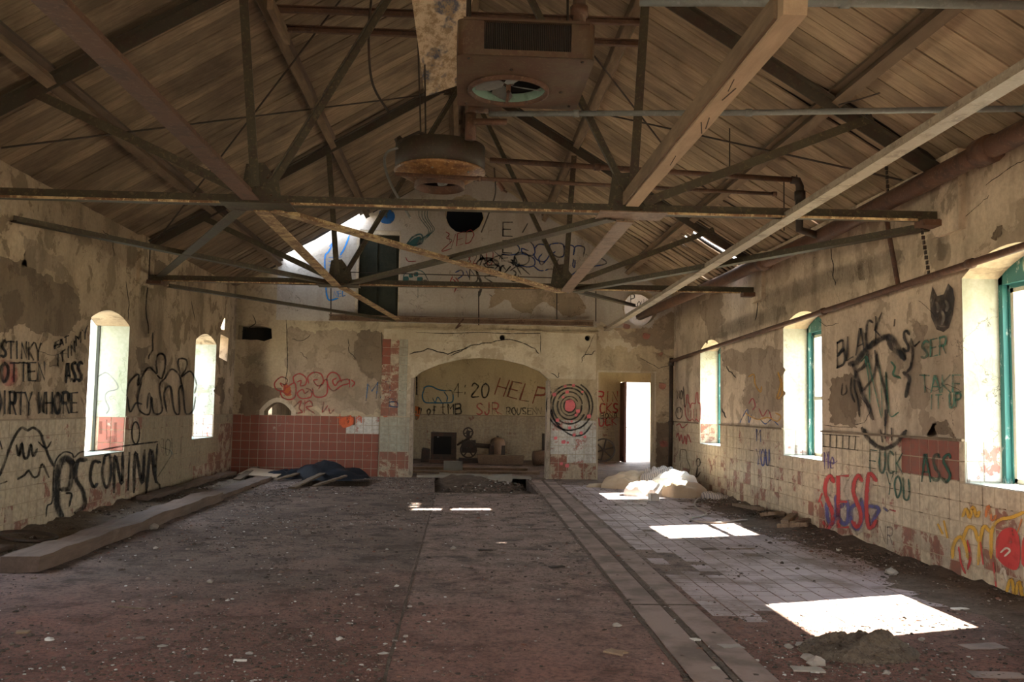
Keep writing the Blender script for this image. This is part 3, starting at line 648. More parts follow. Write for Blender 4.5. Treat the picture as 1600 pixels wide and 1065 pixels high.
def board_mesh(side, x0, x1, rot, mat, y1=BW-.010):
    n = 26; lo = []; hi = []
    for i in range(n+1):
        x = x0+(x1-x0)*i/n; e = abs(x) > 3.0
        a = random.uniform(0, .055) if rot and e and random.random() < .75 else random.uniform(0, .004)
        b = random.uniform(0, .07) if rot and e and random.random() < .75 else random.uniform(0, .004)
        lo.append((x, a)); hi.append((x, y1-b))
    vs = []; z = lambda x: (EZ+SL*(x-XL)) if side < 0 else (EZ+.06+SL*(XR-x))
    for dz in (0, .022):
        vs += [(x, y, z(x)+dz) for x, y in lo]+[(x, y, z(x)+dz) for x, y in hi]
    m = n+1; fs = []
    for i in range(n):
        fs += [(i, m+i, m+i+1, i+1), (2*m+i, 2*m+i+1, 3*m+i+1, 3*m+i), (i, i+1, 2*m+i+1, 2*m+i), (m+i, 3*m+i, 3*m+i+1, m+i+1)]
    fs += [(0, 2*m, 3*m, m), (n, m+n, 3*m+n, 2*m+n)]
    me = bpy.data.meshes.new('roof_board'); me.from_pydata(vs, [], fs); me.materials.append(MATS[mat]); me.update(); return me
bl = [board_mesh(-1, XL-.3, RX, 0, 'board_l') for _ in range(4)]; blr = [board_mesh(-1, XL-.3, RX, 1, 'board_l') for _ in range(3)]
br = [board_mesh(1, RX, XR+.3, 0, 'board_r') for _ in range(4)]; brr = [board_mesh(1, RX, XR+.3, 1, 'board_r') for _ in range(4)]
def put_board(me, parent, y):
    o = bpy.data.objects.new('roof_board', me); link(o, parent); L = WL[parent.name]; o.location = Vector((0, y, random.uniform(-.009, .009)))-L
k = 2
while (k+1)*BW < YB+.1:
    y = k*BW
    if y < 19.6: put_board(random.choice(blr if y > 17.6 else bl), cl, y)
    else: put_board(board_mesh(-1, XL-.3, -4.06+random.uniform(-.05, .05), 1, 'board_l'), cl, y); put_board(board_mesh(-1, -2.28+random.uniform(-.1, .1), RX, 0, 'board_l'), cl, y)
    rot = 14.3 < y < 17.8 or 8.4 < y < 9.3 or 12.9 < y < 13.3
    if k == 64:
        put_board(board_mesh(1, RX, 3.98, 0, 'board_r'), cr_, y)
    elif k == 65: put_board(board_mesh(1, RX, XR+.3, 1, 'board_r'), cr_, y)
    else: put_board(random.choice(brr if rot else br), cr_, y)
    k += 1
for (s, x, par, m2) in ((-1, -4.07, cl, 'purlin'), (-1, -2.22, cl, 'purlin'), (-1, -.30, cl, 'purlin'), (1, .08, cr_, 'purlin'), (1, 1.86, cr_, 'purlin'), (1, 3.78, cr_, 'purlin')):
    for y0, y1 in ((.3, 2.95), (2.96, 8.68), (8.70, 14.39), (14.41, 20.2 if x > -2 else 19.7)):
        z = roofz(x); nv = Vector((s*SL, 0, 1)).normalized() if s > 0 else Vector((-SL, 0, 1)).normalized()
        a = Vector((x, y0, z))-nv*.085; b = Vector((x, y1, z))-nv*.085
        MB().bar(a, b, .10, .165, up=nv, j=.003, seg=6).build('purlin', MATS[m2], par)
        sd = Vector((1, 0, -s*SL)).normalized() if s > 0 else Vector((1, 0, SL)).normalized()
        MB().bar(a+sd*.085*s*-1+nv*.045-nv*.0, b+sd*.085*s*-1+nv*.045, .06, .07, up=nv, j=.004, seg=6).build('purlin_cleat', MATS['old_timber' if s < 0 else 'purlin'], par)
# ------------------------------------------------------------------ trusses
def truss(Y, label):
    t = thing('roof_truss', (RX, Y, 3.47), label, 'truss', 'steel roof trusses across the hall')
    def bar(a, b, w_, h_, nm, mat='steel', prof='T', th=.014, up=None, dy=0):
        return MB().prism((a[0], Y+dy, a[1]), (b[0], Y+dy, b[1]), PROF[prof](w_, h_, th), up=up).build(nm, MATS[mat], t)
    LE, RE, NL, NR = (XL, 3.45), (XR, 3.50), (-2.0, 3.455), (1.62, 3.475)
    MB().bar((XL+.3, Y-.062, 3.452), (XR-.3, Y-.062, 3.495), .014, .022).build('flange_highlight', MATS['rustlight'], t); bar(LE, NL, .13, .10, 'bottom_chord'); bar(NL, NR, .13, .10, 'bottom_chord'); bar(NR, RE, .13, .10, 'bottom_chord')  # pale strip paints a highlight along the chord's lower edge
    ap = (RX, 6.84); tl, tr = (XL, 3.90), (XR, 3.88)
    bar(tl, ap, .15, .13, 'top_chord', 'steel_dark', 'V'); bar(tr, ap, .15, .13, 'top_chord', 'steel_dark', 'V')
    for nd, tops in ((NL, ((-2.2, 5.56), (-4.12, 4.46), (-.2, 6.74))), (NR, ((1.74, 5.66), (4.05, 4.52), (0.0, 6.74)))):
        for k, tp in enumerate(tops):
            a = Vector((nd[0], 0, nd[1]+.06)).lerp(Vector((tp[0], 0, tp[1])), .05)
            bar((a.x+(tp[0]-nd[0])*.0, a.z), tp, .085 if k != 2 else .075, .06, 'strut', 'steel', 'L' if k == 2 else 'V', .012, up=(0, -1, 0), dy=.03*(k-1))
        s = 1 if nd is NR else -1
        g = [(-.20, .02), (.20, .02), (.17, .22), (.02, .42), (-.15, .40)]
        vs = [(nd[0]-s*.03+p[0], Y+dd, nd[1]+p[1]) for dd in (-.008, .008) for p in g]; n = 5
        MB().poly(vs, [tuple(range(n)), tuple(range(2*n-1, n-1, -1))]+[(i, n+i, n+(i+1) % n, (i+1) % n) for i in range(n)]).build('gusset_plate', MATS['steel'], t)
        rv = MB()
        for (p, q) in ((-.1, .12), (.1, .1), (-.08, .28), (.06, .27), (.14, .05), (-.16, .05)): rv.rock((nd[0]-s*.03+p, Y-.012, nd[1]+q), .018)
        rv.build('rivets', MATS['rust'], t, kind='stuff')
        MB().box(nd[0]-.32, Y-.17, nd[1]-.012, nd[0]+.34, Y+.2, nd[1]-.001).build('brace_plate', MATS['rustbrown' if s > 0 else 'steel'], t)
    MB().box(XL, Y-.09, 3.40, XL+.28, Y+.09, 3.45).build('bearing_plate', MATS['rust'], t); MB().box(XR-.26, Y-.09, 3.44, XR, Y+.09, 3.5).build('bearing_plate', MATS['rust'], t)
    MB().prism((XL+.02, Y, 3.5), (XL+.02, Y, 3.95), PROF['T'](.1, .05, .014)).build('end_post', MATS['steel_dark'], t)
    g = [(-.3, -.22), (.3, -.22), (.1, .06), (-.1, .06)]
    MB().poly([(RX+p[0], Y+dd, 6.84+p[1]) for dd in (-.01, .01) for p in g], [(0, 1, 2, 3), (7, 6, 5, 4), (0, 4, 5, 1), (1, 5, 6, 2), (2, 6, 7, 3), (3, 7, 4, 0)]).build('ridge_plate', MATS['steel'], t)
    return t
truss(8.69, 'nearer steel roof truss, its bottom chord passing in front of the round fan')
truss(14.4, 'farther steel roof truss, half way between the nearer one and the end wall')
def brace(a, b, label, mat='steel', w=.11, h=.07, prof='T', name='brace_bar', cat='brace', th=.014):
    return tag(MB().prism(a, b, PROF[prof](w, h, th)).build(name, MATS[mat]), label, cat, 'bracing bars between the trusses')
brace((-2.04, 2.96, 3.47), (-2.02, 8.5, 3.46), 'wide rusty steel bar running from the upper left corner to the nearer truss', 'rust', .16, .11)
brace((-4.96, 10.1, 3.5), (-2.14, 14.32, 3.455), 'olive steel bar from the left wall down to the left joint of the farther truss')
brace((-4.9, 14.65, 3.52), (-2.2, 8.86, 3.44), 'dark steel bar rising from the left wall to the left joint of the nearer truss', 'steel', .12, .06)
brace((-1.86, 8.8, 3.42), (1.55, 14.3, 3.41), 'flaking yellow steel bar slanting across between the two trusses, down to the right', 'rustlight', .13, .06)
brace((1.45, 8.82, 3.44), (-1.8, 14.3, 3.45), 'olive green steel bar slanting across between the two trusses, down to the left', 'steel', .13, .07)
brace((-2.0, 8.85, 3.43), (-2.0, 14.25, 3.42), 'flaking steel bar joining the left joints of both trusses', 'rustlight', .14, .05)
brace((1.6, 8.85, 3.43), (1.62, 14.25, 3.42), 'wide brown bar joining the right joints of both trusses', 'rustbrown', .17, .05)
brace((4.7, 8.86, 3.44), (1.8, 14.3, 3.43), 'dark green steel bar from the right wall to the right joint of the farther truss', 'steel', .12, .08)
brace((3.12, 2.96, 3.49), (3.25, YB-.05, 3.34), 'long pale dusty steel bar running the length of the hall on the right', 'lightsteel', .13, .10)
brace((-1.95, 14.5, 3.43), (-1.42, YB-.35, 3.44), 'flaking steel bar from the farther truss to the channel on the end wall', 'rustlight', .14, .06)
brace((-4.75, 14.75, 3.40), (-1.5, YB-.5, 3.40), 'thin olive steel bar crossing the far left corner towards the end wall', 'steel', .1, .06)
brace((1.8, 14.52, 3.46), (3.9, YB-.05, 3.9), 'steel bar from the farther truss up to the far right roof corner', 'steel', .1, .07)
# fresh timber
tb = MB().bar((1.60, 8.5, 3.58), (1.56, 4.12, 3.52), .12, .13, j=.004, seg=10)
tm = tag(tb.build('timber_beam', MATS['timber']), 'square pale timber resting on the truss, reaching towards the camera at the upper right', 'timber')
nm = MB()
for y in (5.0, 5.15, 5.7, 5.8, 6.6): nm.tube([(1.56+random.uniform(-.03, .03), y, 3.47), (1.56+random.uniform(-.06, .06), y+.05, 3.41)], .004, 4)
nm.build('nails', MATS['dark'], tm, kind='stuff')
MB().bar((1.49, 4.2, 3.53), (1.52, 8.5, 3.585), .02, .12, j=.002, seg=6).build('dark_side_strip', MATS['purlin'], tm)
tag(MB().prism((-2.0, 8.69+.2, 5.55), (-2.02, 9.9, 5.60), PROF['B'](.06, .12, 0)).build('wood_block', MATS['purlin']), 'dark timber packing piece under the high left purlin', 'timber')
# sway rods in the roof plane
def rod(p, q, r, label, name='tie_rod', mat='dark', cat='rod', group='thin tie rods under the roof'):
    return tag(MB().tube([p, q], r, 6).build(name, MATS[mat]), label, cat, group)
rod(Proof(532, 0, .3), Proof(236, 388, .25), .012, 'thin rod slanting under the left roof from the top edge down to the left wall')
rod(Proof(2, 231, .2), Proof(706, 143, .3), .012, 'thin rod crossing the left roof almost level')
rod(Proof(915, 172, .3), Proof(1408, 281, .2), .012, 'thin rod crossing the right roof down to the big rusty pipe')
rod(Proof(929, 88, .3), Proof(1045, 238, .3), .012, 'short thin rod below the upper right purlin')
# ------------------------------------------------------------------ pipes
def pipe(name, pts, r, mat, label, group=None, coll=(), cat='pipe', n=12):
    pts = [Vector(p) for p in pts]; o = MB().tube(pts, r, n).build(name, MATS[mat], smooth=True); tag(o, label, cat, group)
    for c, ax in coll:
        c = Vector(c); ax = Vector(ax).normalized(); MB().tube([c-ax*r*1.1, c+ax*r*1.1], r*1.35, n).build('pipe_collar', MATS[mat], o, True)
    return o
bp = pipe('steam_main', [(4.62, 2.9, 3.93), (4.60, 6.9, 3.92), (4.5, 11.1, 3.80), (4.42, 15, 3.80), (4.2, 18.6, 3.76), (4.05, YB+.2, 3.72)], .095, 'rust', 'thick rusty pipe running along the top of the right wall into the round hole', coll=[((4.585, 7.6, 3.90), (0, 1, 0)), ((4.46, 13.1, 3.80), (0, 1, 0))])
pipe('thin_pipe', [(4.66, 2.9, 3.06), (4.66, 7.2, 2.98), (4.66, 11.4, 2.88), (4.68, 19.95, 2.68)], .035, 'rust', 'thin rusty pipe sloping along the right wall above the windows', coll=[((4.66, 11.4, 2.88), (0, 1, 0)), ((4.66, 8.0, 2.96), (0, 1, 0))])
pipe('down_pipe', [(4.69, 20.02, 2.75), (4.69, 20.03, 1.4), (4.68, 20.05, .05)], .045, 'dark', 'dark vertical pipe in the far right corner', coll=[((4.69, 20.02, 2.62), (0, 0, 1)), ((4.69, 20.03, 1.3), (0, 0, 1))])
pipe('drop_pipe', [(4.58, 9.5, 3.85), (4.6, 9.45, 3.5), (4.66, 9.38, 2.93)], .025, 'rust', 'short rusty pipe joining the thick pipe to the thin one below', coll=[((4.59, 9.47, 3.68), (0, 0, 1))])
def chain(p, q, label):
    p, q = Vector(p), Vector(q); n = max(2, int((q-p).length/.05)); m = MB()
    for k in range(n+1):
        c = p.lerp(q, k/n); m.box(c.x-.016, c.y-.007, c.z-.02, c.x+.016, c.y+.007, c.z+.02) if k % 2 else m.box(c.x-.007, c.y-.016, c.z-.02, c.x+.007, c.y+.016, c.z+.02)
    tag(m.build('chain', MATS['dark']), label, 'chain', 'pipe hangers')
chain((4.6, 8.77, 3.5), (4.66, 8.75, 2.99), 'short chain holding the thin pipe below the nearer truss')
chain((4.5, 9.3, 4.35), (4.52, 9.3, 3.9), 'short chain holding up the thick rusty pipe')
for (x, y0, y1, Y, lb) in ((1245, 225, 285, 11, 'thin hanger rod above the pipe elbow'), (1225, 280, 360, 11.3, 'thin hanger rod beside the pipe elbow, down to the thick pipe'), (1140, 190, 264, 10.9, 'thin hanger rod at the middle of the upper cross pipe')):
    rod(P(x, y0, 'y', Y), P(x, y1, 'y', Y), .008, lb, 'hanger_rod', 'dark', 'rod', 'pipe hangers')
cpA = [P(765, 178, 'y', 8.52), P(1170, 176, 'y', 7.8), P(1640, 169, 'y', 6.8)]
pipe('conduit', cpA, .026, 'galv', 'grey galvanised pipe crossing below the right roof from the square heater', 'grey conduits', [(cpA[1], (1, -.2, 0)), (cpA[0].lerp(cpA[1], .35), (1, -.2, 0)), (cpA[1].lerp(cpA[2], .93), (1, -.2, 0))])
cpB = [P(1000, 3, 'y', 6.0), P(1320, 4, 'y', 5.9), P(1660, 9, 'y', 5.7)]
pipe('conduit', cpB, .03, 'galv', 'grey galvanised pipe along the top edge at the upper right', 'grey conduits', [(cpB[1], (1, 0, 0))])
X1 = P(765, 250, 'y', 10.9); X2 = P(1240, 281, 'y', 10.9); X3 = P(1248, 362, 'y', 10.9)
pipe('cross_pipe', [X1, X2], .034, 'rust', 'rusty pipe crossing to an elbow on the right, upper of two', 'rusty cross pipes', [(X1.lerp(X2, .35), (1, 0, 0))])
el = pipe('elbow_pipe', [X2+Vector((-.03, 0, 0)), X2+Vector((.05, 0, -.01)), X2+Vector((.08, 0, -.08)), X2+Vector((.08, .02, -.3)), Vector((X2.x+.09, 10.95, 3.85)), Vector((4.47, 11.05, 3.80))], .05, 'dark', 'dark pipe elbow dropping to the thick rusty pipe', None, [(X2+Vector((.08, 0, -.2)), (0, 0, 1)), (X2+Vector((.085, 0, -.36)), (0, 0, 1))])
Y1 = P(617, 272, 'y', 9.3); Y2 = P(1210, 303, 'y', 10.4)
pipe('cross_pipe', [Y1, Y2], .022, 'rust', 'thinner rusty pipe below the round fan, lower of two', 'rusty cross pipes', [(Y1.lerp(Y2, .2), (1, 0, 0)), (Y2, (1, 0, 0)), (Y1.lerp(Y2, .37), (1, 0, 0))])
va = P(778, 290, 'y', 9.5); MBv = MB().tube([va+Vector((0, 0, .03)), va+Vector((.06, 0, -.05))], .028, 8).tube([va+Vector((.04, 0, -.04)), va+Vector((.1, 0, -.07))], .012, 6)
tag(MBv.build('valve', MATS['rust']), 'small rusty valve hanging on the lower cross pipe', 'valve')
# channel rails under the roof that carried the heater
for (a, b, Y, lb) in (((427, 20), (1010, 41), 9.3, 'upper of two dark rails spanning the roof behind the square heater'), ((436, 50), (1000, 74), 9.75, 'lower of two dark rails spanning the roof behind the square heater')):
    tag(MB().prism(P(*a, 'y', Y), P(*b, 'y', Y), PROF['U'](.05, .07, .01)).build('steel_rail', MATS['rust']), lb, 'rail', 'rails above the heater')
# end-wall channel and its hangers
tag(MB().prism((-2.95, YB-.16, 3.42), (2.92, YB-.16, 3.42), PROF['U'](.12, .13, .02)).build('steel_channel', MATS['rustbrown']), 'long rusty steel channel against the end wall above the arch', 'beam')
for x, y0, y1, lb in ((517, 450, 494, 'leftmost hanger rod of the end wall channel'), (748, 455, 508, 'hanger rod of the channel left of the arch centre line'), (870, 455, 500, 'hanger rod of the channel below the farther truss joint'), (931, 455, 502, 'rightmost hanger rod of the end wall channel')):
    rod(P(x, y0, 'y', YB-.22), P(x, y1, 'y', YB-.22), .013, lb, 'hanger_rod', 'dark', 'rod', 'hangers of the end wall channel')
rod(P(545, 425, 'y', YB-.6), P(870, 434, 'y', YB-.6), .012, 'thin level rod in front of the painted gable', 'tie_rod')
tag(MB().tube([P(720, 508, 'y', YB-.24), P(712, 513, 'y', YB-.3), P(724, 498, 'y', YB-.24)], .02, 6).build('bracket', MATS['rust']), 'small rusty bracket hooked on the end wall channel', 'bracket')
# ------------------------------------------------------------------ square heater with a round opening
hx0, hx1, hy0, hy1, hz = -.10, 1.03, 7.12, 8.38, 4.40
h = thing('unit_heater', ((hx0+hx1)/2, (hy0+hy1)/2, hz), 'square brown unit heater hanging below the ridge, with a round fan opening', 'heater')
cx_, cy_ = .36, 7.90; R_ = .335
def rrect(x0, x1, y0, y1, r, n=5):
    o = []
    for (cx, cy, a0) in ((x1-r, y0+r, -90), (x1-r, y1-r, 0), (x0+r, y1-r, 90), (x0+r, y0+r, 180)):
        for i in range(n+1): a = math.radians(a0+90*i/n); o.append((cx+r*math.cos(a), cy+r*math.sin(a)))
    return o
slab('bottom_plate', rrect(hx0, hx1, hy0, hy1, .07), [circ(cx_, cy_, R_, 36)], .02, lambda u, v, ww: (u, v, hz+.02+ww), MATS['heater'], h)
oc = rrect(hx0, hx1, hy0, hy1, .07); n = len(oc)
sd = MB()
for i in range(n):
    a, b = oc[i], oc[(i+1) % n]
    if a[1] < hy0+.001 and b[1] < hy0+.001:
        continue
    sd.poly([(a[0], a[1], hz), (b[0], b[1], hz), (b[0], b[1], hz+.30), (a[0], a[1], hz+.30)], [(0, 1, 2, 3)])
sd.poly([(p[0], p[1], hz+.30) for p in oc], [tuple(range(n))])
sd.build('casing', MATS['heater'], h, False)
fr = MB(); gx0, gx1 = hx0+.22, hx1-.20
fr.box(hx0+.07, hy0-.004, hz, gx0, hy0+.01, hz+.30).box(gx1, hy0-.004, hz, hx1-.07, hy0+.01, hz+.30).box(hx0+.05, hy0-.02, hz+.285, hx1-.05, hy0+.03, hz+.305).box(gx0, hy0-.004, hz, gx1, hy0+.01, hz+.05)
fr.build('front_frame', MATS['heater'], h)
gr = MB(); MB().box(gx0, hy0+.04, hz+.04, gx1, hy0+.05, hz+.29).build('core', MATS['black'], h)
for k in range(46):
    x = gx0+.01+(gx1-gx0-.02)*k/45; gr.box(x-.003, hy0+.012, hz+.05, x+.003, hy0+.04, hz+.285, .001)
gr.build('fins', MATS['dark'], h, kind='stuff')
MB().lathe((cx_, cy_, hz), [(R_+.03, -.0), (R_+.03, -.03), (R_, -.035), (R_-.008, .0)], 40).build('opening_rim', MATS['rust'], h, True)
MB().lathe((cx_, cy_, hz), [(R_-.004, -.01), (R_-.004, .08)], 40).build('opening_collar', MATS['mint'], h, True)
MB().lathe((cx_, cy_, hz+.09), [(R_-.01, -.01), (R_-.01, 0), (0.001, .01)], 30).build('inner_shroud', MATS['black'], h)
fan = MB().lathe((cx_, cy_, hz+.10), [(.001, -.06), (.05, -.05), (.05, .0)], 12).build('fan_hub', MATS['rust'], h)
for k in range(4):
    a = math.radians(200+90*k); c, s_ = math.cos(a), math.sin(a); bl_ = []
    for (r, t) in ((.05, -.03), (.14, -.10), (.27, -.12), (.30, -.04), (.29, .05), (.18, .07), (.05, .03)): bl_.append((cx_+r*c-t*s_, cy_+r*s_+t*c, hz+.035+t*.35))
    nn = len(bl_); MB().poly(bl_+[(p[0], p[1], p[2]+.006) for p in bl_], [tuple(range(nn)), tuple(range(2*nn-1, nn-1, -1))]+[(i, nn+i, nn+(i+1) % nn, (i+1) % nn) for i in range(nn)]).build('fan_blade', MATS['galv'], fan)
MB().box(cx_-.012, cy_-.05, hz-.02, cx_+.012, cy_+R_, hz+.0).box(cx_-.02, cy_-.02, hz-.02, cx_+.02, cy_+.02, hz+.07).build('motor_strut', MATS['rust'], h)
bo = MB()
for x, y in ((hx0+.1, hy0+.06), (hx1-.1, hy0+.06), (hx0+.08, hy1-.1), (hx1-.08, hy1-.12), (cx_, hy0+.28), (hx1-.2, cy_-.0), (hx0+.1, cy_)): bo.rock((x, y, hz-.008), .018)
bo.build('bolts', MATS['dark'], h, kind='stuff')
MB().tube([(hx1-.12, hy0+.15, hz+.30), (hx1-.12, hy0+.15, 5.6)], .055, 12).tube([(hx1-.12, hy0+.15, hz+.42), (hx1-.12, hy0+.15, hz+.5)], .075, 12).build('hanger_pipe', MATS['rust'], h, True)
for x, y in ((hx0+.08, hy0+.2), (hx0+.1, hy1-.1), (hx1-.1, hy1-.1)): MB().tube([(x, y, hz+.3), (x, y+.1, 6.3)], .012, 6).build('hanger_rod', MATS['dark'], h)
pv = P(735, 215, 'y', 8.7)
vp = thing('stand_pipe', (pv.x, pv.y, pv.z-.1), 'short thick vertical pipe with an elbow, just below the square heater', 'pipe')
MB().tube([pv+Vector((0, 0, -.02)), pv+Vector((0, 0, .24))], .055, 12).build('pipe_body', MATS['rust'], vp, True)
MB().tube([pv+Vector((0, 0, .22)), pv+Vector((.01, 0, .29)), pv+Vector((.08, 0, .30)), pv+Vector((.17, 0, .30))], .05, 12).build('elbow', MATS['rust'], vp, True)
MB().box(pv.x+.12, pv.y-.1, pv.z+.28, pv.x+.3, pv.y+.08, pv.z+.33).build('flange', MATS['heater'], vp)
MB().tube([pv+Vector((.03, -.1, .13)), pv+Vector((.35, -.12, .13))], .032, 10).build('side_branch', MATS['rust'], vp, True)
# ------------------------------------------------------------------ round fan drum
dc = Vector((-.29, 9.75, 4.12)); DR = .49
dr = thing('drum_fan', dc, 'round rusty drum shaped fan housing hanging in the middle of the hall', 'fan')
MB().lathe(dc, [(DR-.02, .0), (DR, .0), (DR, .27), (DR-.02, .275), (DR-.03, .25), (0.01, .25)], 48).build('drum', MATS['steel_dark'], dr, False)
for p in dr.children: p.data.polygons.foreach_set('use_smooth', [True]*len(p.data.polygons))
MB().lathe(dc, [(DR+.006, .01), (DR+.012, -.005), (DR-.02, -.02), (DR-.09, -.055), (DR-.17, -.10), (.27, -.125), (.255, -.12)], 48).build('pan', MATS['pan'], dr, True)
MB().lathe(dc, [(.27, -.10), (.275, -.185), (.262, -.19), (.25, -.10)], 48).build('outlet_ring', MATS['rust'], dr, True)
MB().lathe(dc, [(.26, -.05), (0.01, -.04)], 24).build('dark_inside', MATS['black'], dr)
MB().rock(dc+Vector((.03, -.05, -.12)), .09, .7).build('motor_cap', MATS['galv'], dr)
rb = MB()
for a in range(0, 360, 60): rb.rock(dc+Vector((DR*.82*math.cos(math.radians(a+20)), DR*.82*math.sin(math.radians(a+20)), -.06)), .016)
rb.build('rivets', MATS['galv'], dr, kind='stuff')
for a in (0, .05): MB().tube([dc+Vector((-.2+a, -.3, .27)), dc+Vector((-.32+a*1.8, -.28, 2.45))], .009, 6).build('hanger_rod', MATS['dark'], dr)
MB().tube([dc+Vector((-.05, -.3, .27)), dc+Vector((-.22, -.34, .33)), dc+Vector((-.36, -.3, .27)), dc+Vector((-.43, -.25, .25))], .018, 8).build('wire_knot', MATS['dark'], dr)
MB().rock(dc+Vector((-.44, -.1, .29)), .07, 1).build('bracket', MATS['dark'], dr)
def cable(pts, r, label, mat='dark', name='cable'):
    o = []; q = [Vector(p) for p in pts]; q = [q[0]]+q+[q[-1]]
    for i in range(1, len(q)-2):
        for k in range(8):
            t = k/8; a, b, c, d = q[i-1], q[i], q[i+1], q[i+2]
            o.append(.5*((2*b)+(c-a)*t+(2*a-5*b+4*c-d)*t*t+(3*b-a-3*c+d)*t**3))
    o.append(q[-2]); return tag(MB().tube(o, r, 7).build(name, MATS[mat], smooth=True), label, 'cable', 'loose cables')
cable([P(622, 231, 'y', 9.5), P(605, 238, 'y', 9.5), P(601, 256, 'y', 9.45), P(612, 290, 'y', 9.3), P(641, 340, 'y', 9.1)], .014, 'grey cable looping down from the left side of the round fan', 'galv')
cable([P(580, 0, 'y', 9.0), P(576, 60, 'y', 9.0), P(582, 130, 'y', 9.1), P(608, 176, 'y', 9.2)], .013, 'curved cable hanging from the top edge left of the rails')
cable([P(1498, 10, 'y', 7.4), P(1440, 90, 'y', 8.0), P(1390, 138, 'y', 8.3), P(1310, 164, 'y', 8.5)], .008, 'thin wire sagging under the right roof to the grey pipe')
cable([P(772, 262, 'y', 10.2), P(774, 300, 'y', 10.2), P(765, 330, 'y', 10.2), P(752, 363, 'y', 10.2)], .008, 'thin wire hanging right of the round fan')
# hanging speckled board
pts = [P(642, -12, 'y', 8.9), P(741, -14, 'y', 8.9), P(714, 134, 'y', 9.7), P(664, 151, 'y', 9.7)]
pn = (pts[1]-pts[0]).cross(pts[3]-pts[0]).normalized()*.02
tag(MB().poly([*pts, *[p+pn for p in pts]], [(0, 1, 2, 3), (7, 6, 5, 4), (0, 4, 5, 1), (1, 5, 6, 2), (2, 6, 7, 3), (3, 7, 4, 0)]).build('loose_board', MATS['speck']), 'pale speckled board hanging loose under the ridge beside the heater', 'board')
# ------------------------------------------------------------------ floor: tiles, strips, joints
def fx(x0, y): return x0 + (y-7.28)*.0125
cells = []
rr = np.random.RandomState(3)
def fnz(x, y): return math.sin(x*2.1+y*.7)+math.sin(y*1.3-x)+.7*math.sin(x*5+y*3.1)
for j in range(72):
    y = 5.6+j*TS
    for i in range(15):
        x = fx(1.96, y)+i*TS
        if x > 4.5: continue
        edge = 4.0+.22*fnz(x, y)
        if y < 6.9+.25*fnz(x*2, y) or (x > edge and rr.rand() < .85) or (x < 2.5 and 8.6 < y < 10.8+.4*fnz(x, y) and rr.rand() < .7) or y > 18.7: continue
        if rr.rand() < .012: continue
        cells.append((y+abs(x-3)*.3, x, y, TS-GAP*1.2, TS-GAP*1.2, 'ftile'))
def lay_floor(cells, limit):
    cells.sort(key=lambda c: c[0]); m = MB(); me = tile_mesh('ftile', 'z', TS-GAP*1.2, TS-GAP*1.2)
    for k, (d, x, y, a, b, mt) in enumerate(cells):
        z = -.005+random.uniform(-.002, .002)
        if k < limit:
            o = bpy.data.objects.new('tile', me); link(o, floor); o.location = Vector((x, y, z))-WL[floor.name]
        else: m.poly([v.co+Vector((x, y, z)) for v in me.vertices], [tuple(p.vertices) for p in me.polygons])
    m.build('tile_field', MATS['ftile'], floor, kind='stuff')
lay_floor(cells, 290)
for x0, x1 in ((1.40, 1.62), (1.69, 1.90)):
    y = 3.2; cuts = [3.2, 5.25, 7.28, 9.3, 11.4, 13.5, 15.6, 17.7, 19.9]
    for a, b in zip(cuts[:-1], cuts[1:]):
        MB().poly([(fx(x0, a), a+.01, -.02), (fx(x1, a), a+.01, -.02), (fx(x1, b), b-.01, -.02), (fx(x0, b), b-.01, -.02), (fx(x0, a), a+.01, .009), (fx(x1, a), a+.01, .009), (fx(x1, b), b-.01, .009), (fx(x0, b), b-.01, .009)],
                  [(4, 5, 6, 7), (0, 1, 5, 4), (1, 2, 6, 5), (2, 3, 7, 6), (3, 0, 4, 7)]).build('floor_strip', MATS['kerb'], floor)
jm = MB()
jm.bar((fx(1.655, 4), 4, .0), (fx(1.655, 19.9), 19.9, .0), .05, .008, j=.003, seg=60).bar((fx(1.375, 4), 4, .0), (fx(1.375, 16.6), 16.6, .0), .03, .008, j=.004, seg=60).bar((-.40, 4, 0), (-.42, 16.6, 0), .022, .006, j=.004, seg=60)
jm.bar((fx(1.4, 7.28), 7.28, .009), (fx(1.95, 7.28), 7.28, .009), .03, .006).bar((-.45, 16.62, 0), (1.45, 16.66, 0), .04, .02, j=.006, seg=20)
jm.build('dirt_filled_joint', MATS['dirt'], floor)
# ------------------------------------------------------------------ dirt banks along the walls
def bank(name, xw, side, y0, y1, wd, h, mat, label, seed, n=150):
    rnd = np.random.RandomState(seed); vs = []; fs = []; m = 9; ph = rnd.uniform(0, 6.3, 8)
    for i in range(n+1):
        y = y0+(y1-y0)*i/n; ww = wd*(1+.3*math.sin(y*1.1+ph[0])+.2*math.sin(y*2.9+ph[1])); hh = h*(1+.15*math.sin(y*1.3+ph[2])+.1*math.sin(y*3.3+ph[3])+rnd.uniform(-.15, .15)) * min(1, (i+1)/6, (n-i+1)/6)
        for j in range(m+1):
            t = j/m; f = (1-t)**1.4
            vs.append((xw+side*(ww*t), y+rnd.uniform(-.03, .03), hh*f*(1+.25*math.sin(y*9+t*7+ph[4]))+rnd.uniform(-.006, .006)-(.015 if j == m else 0)))
    for i in range(n):
        for j in range(m): a = i*(m+1)+j; fs.append((a, a+1, a+m+2, a+m+1) if side > 0 else (a, a+m+1, a+m+2, a+1))
    tag(obj_from(name, vs, fs, MATS[mat], None, True), label, 'dirt', None, 'stuff')
bank('dirt_bank', XR-.005, -1, 4.5, 20.0, .7, .06, 'dirt', 'bank of dark dirt and dust along the foot of the right wall', 4)
bank('dirt_bank', XL+.005, 1, 5.5, 20.0, .9, .08, 'dirt_l', 'bank of grey dirt along the foot of the left wall', 5)
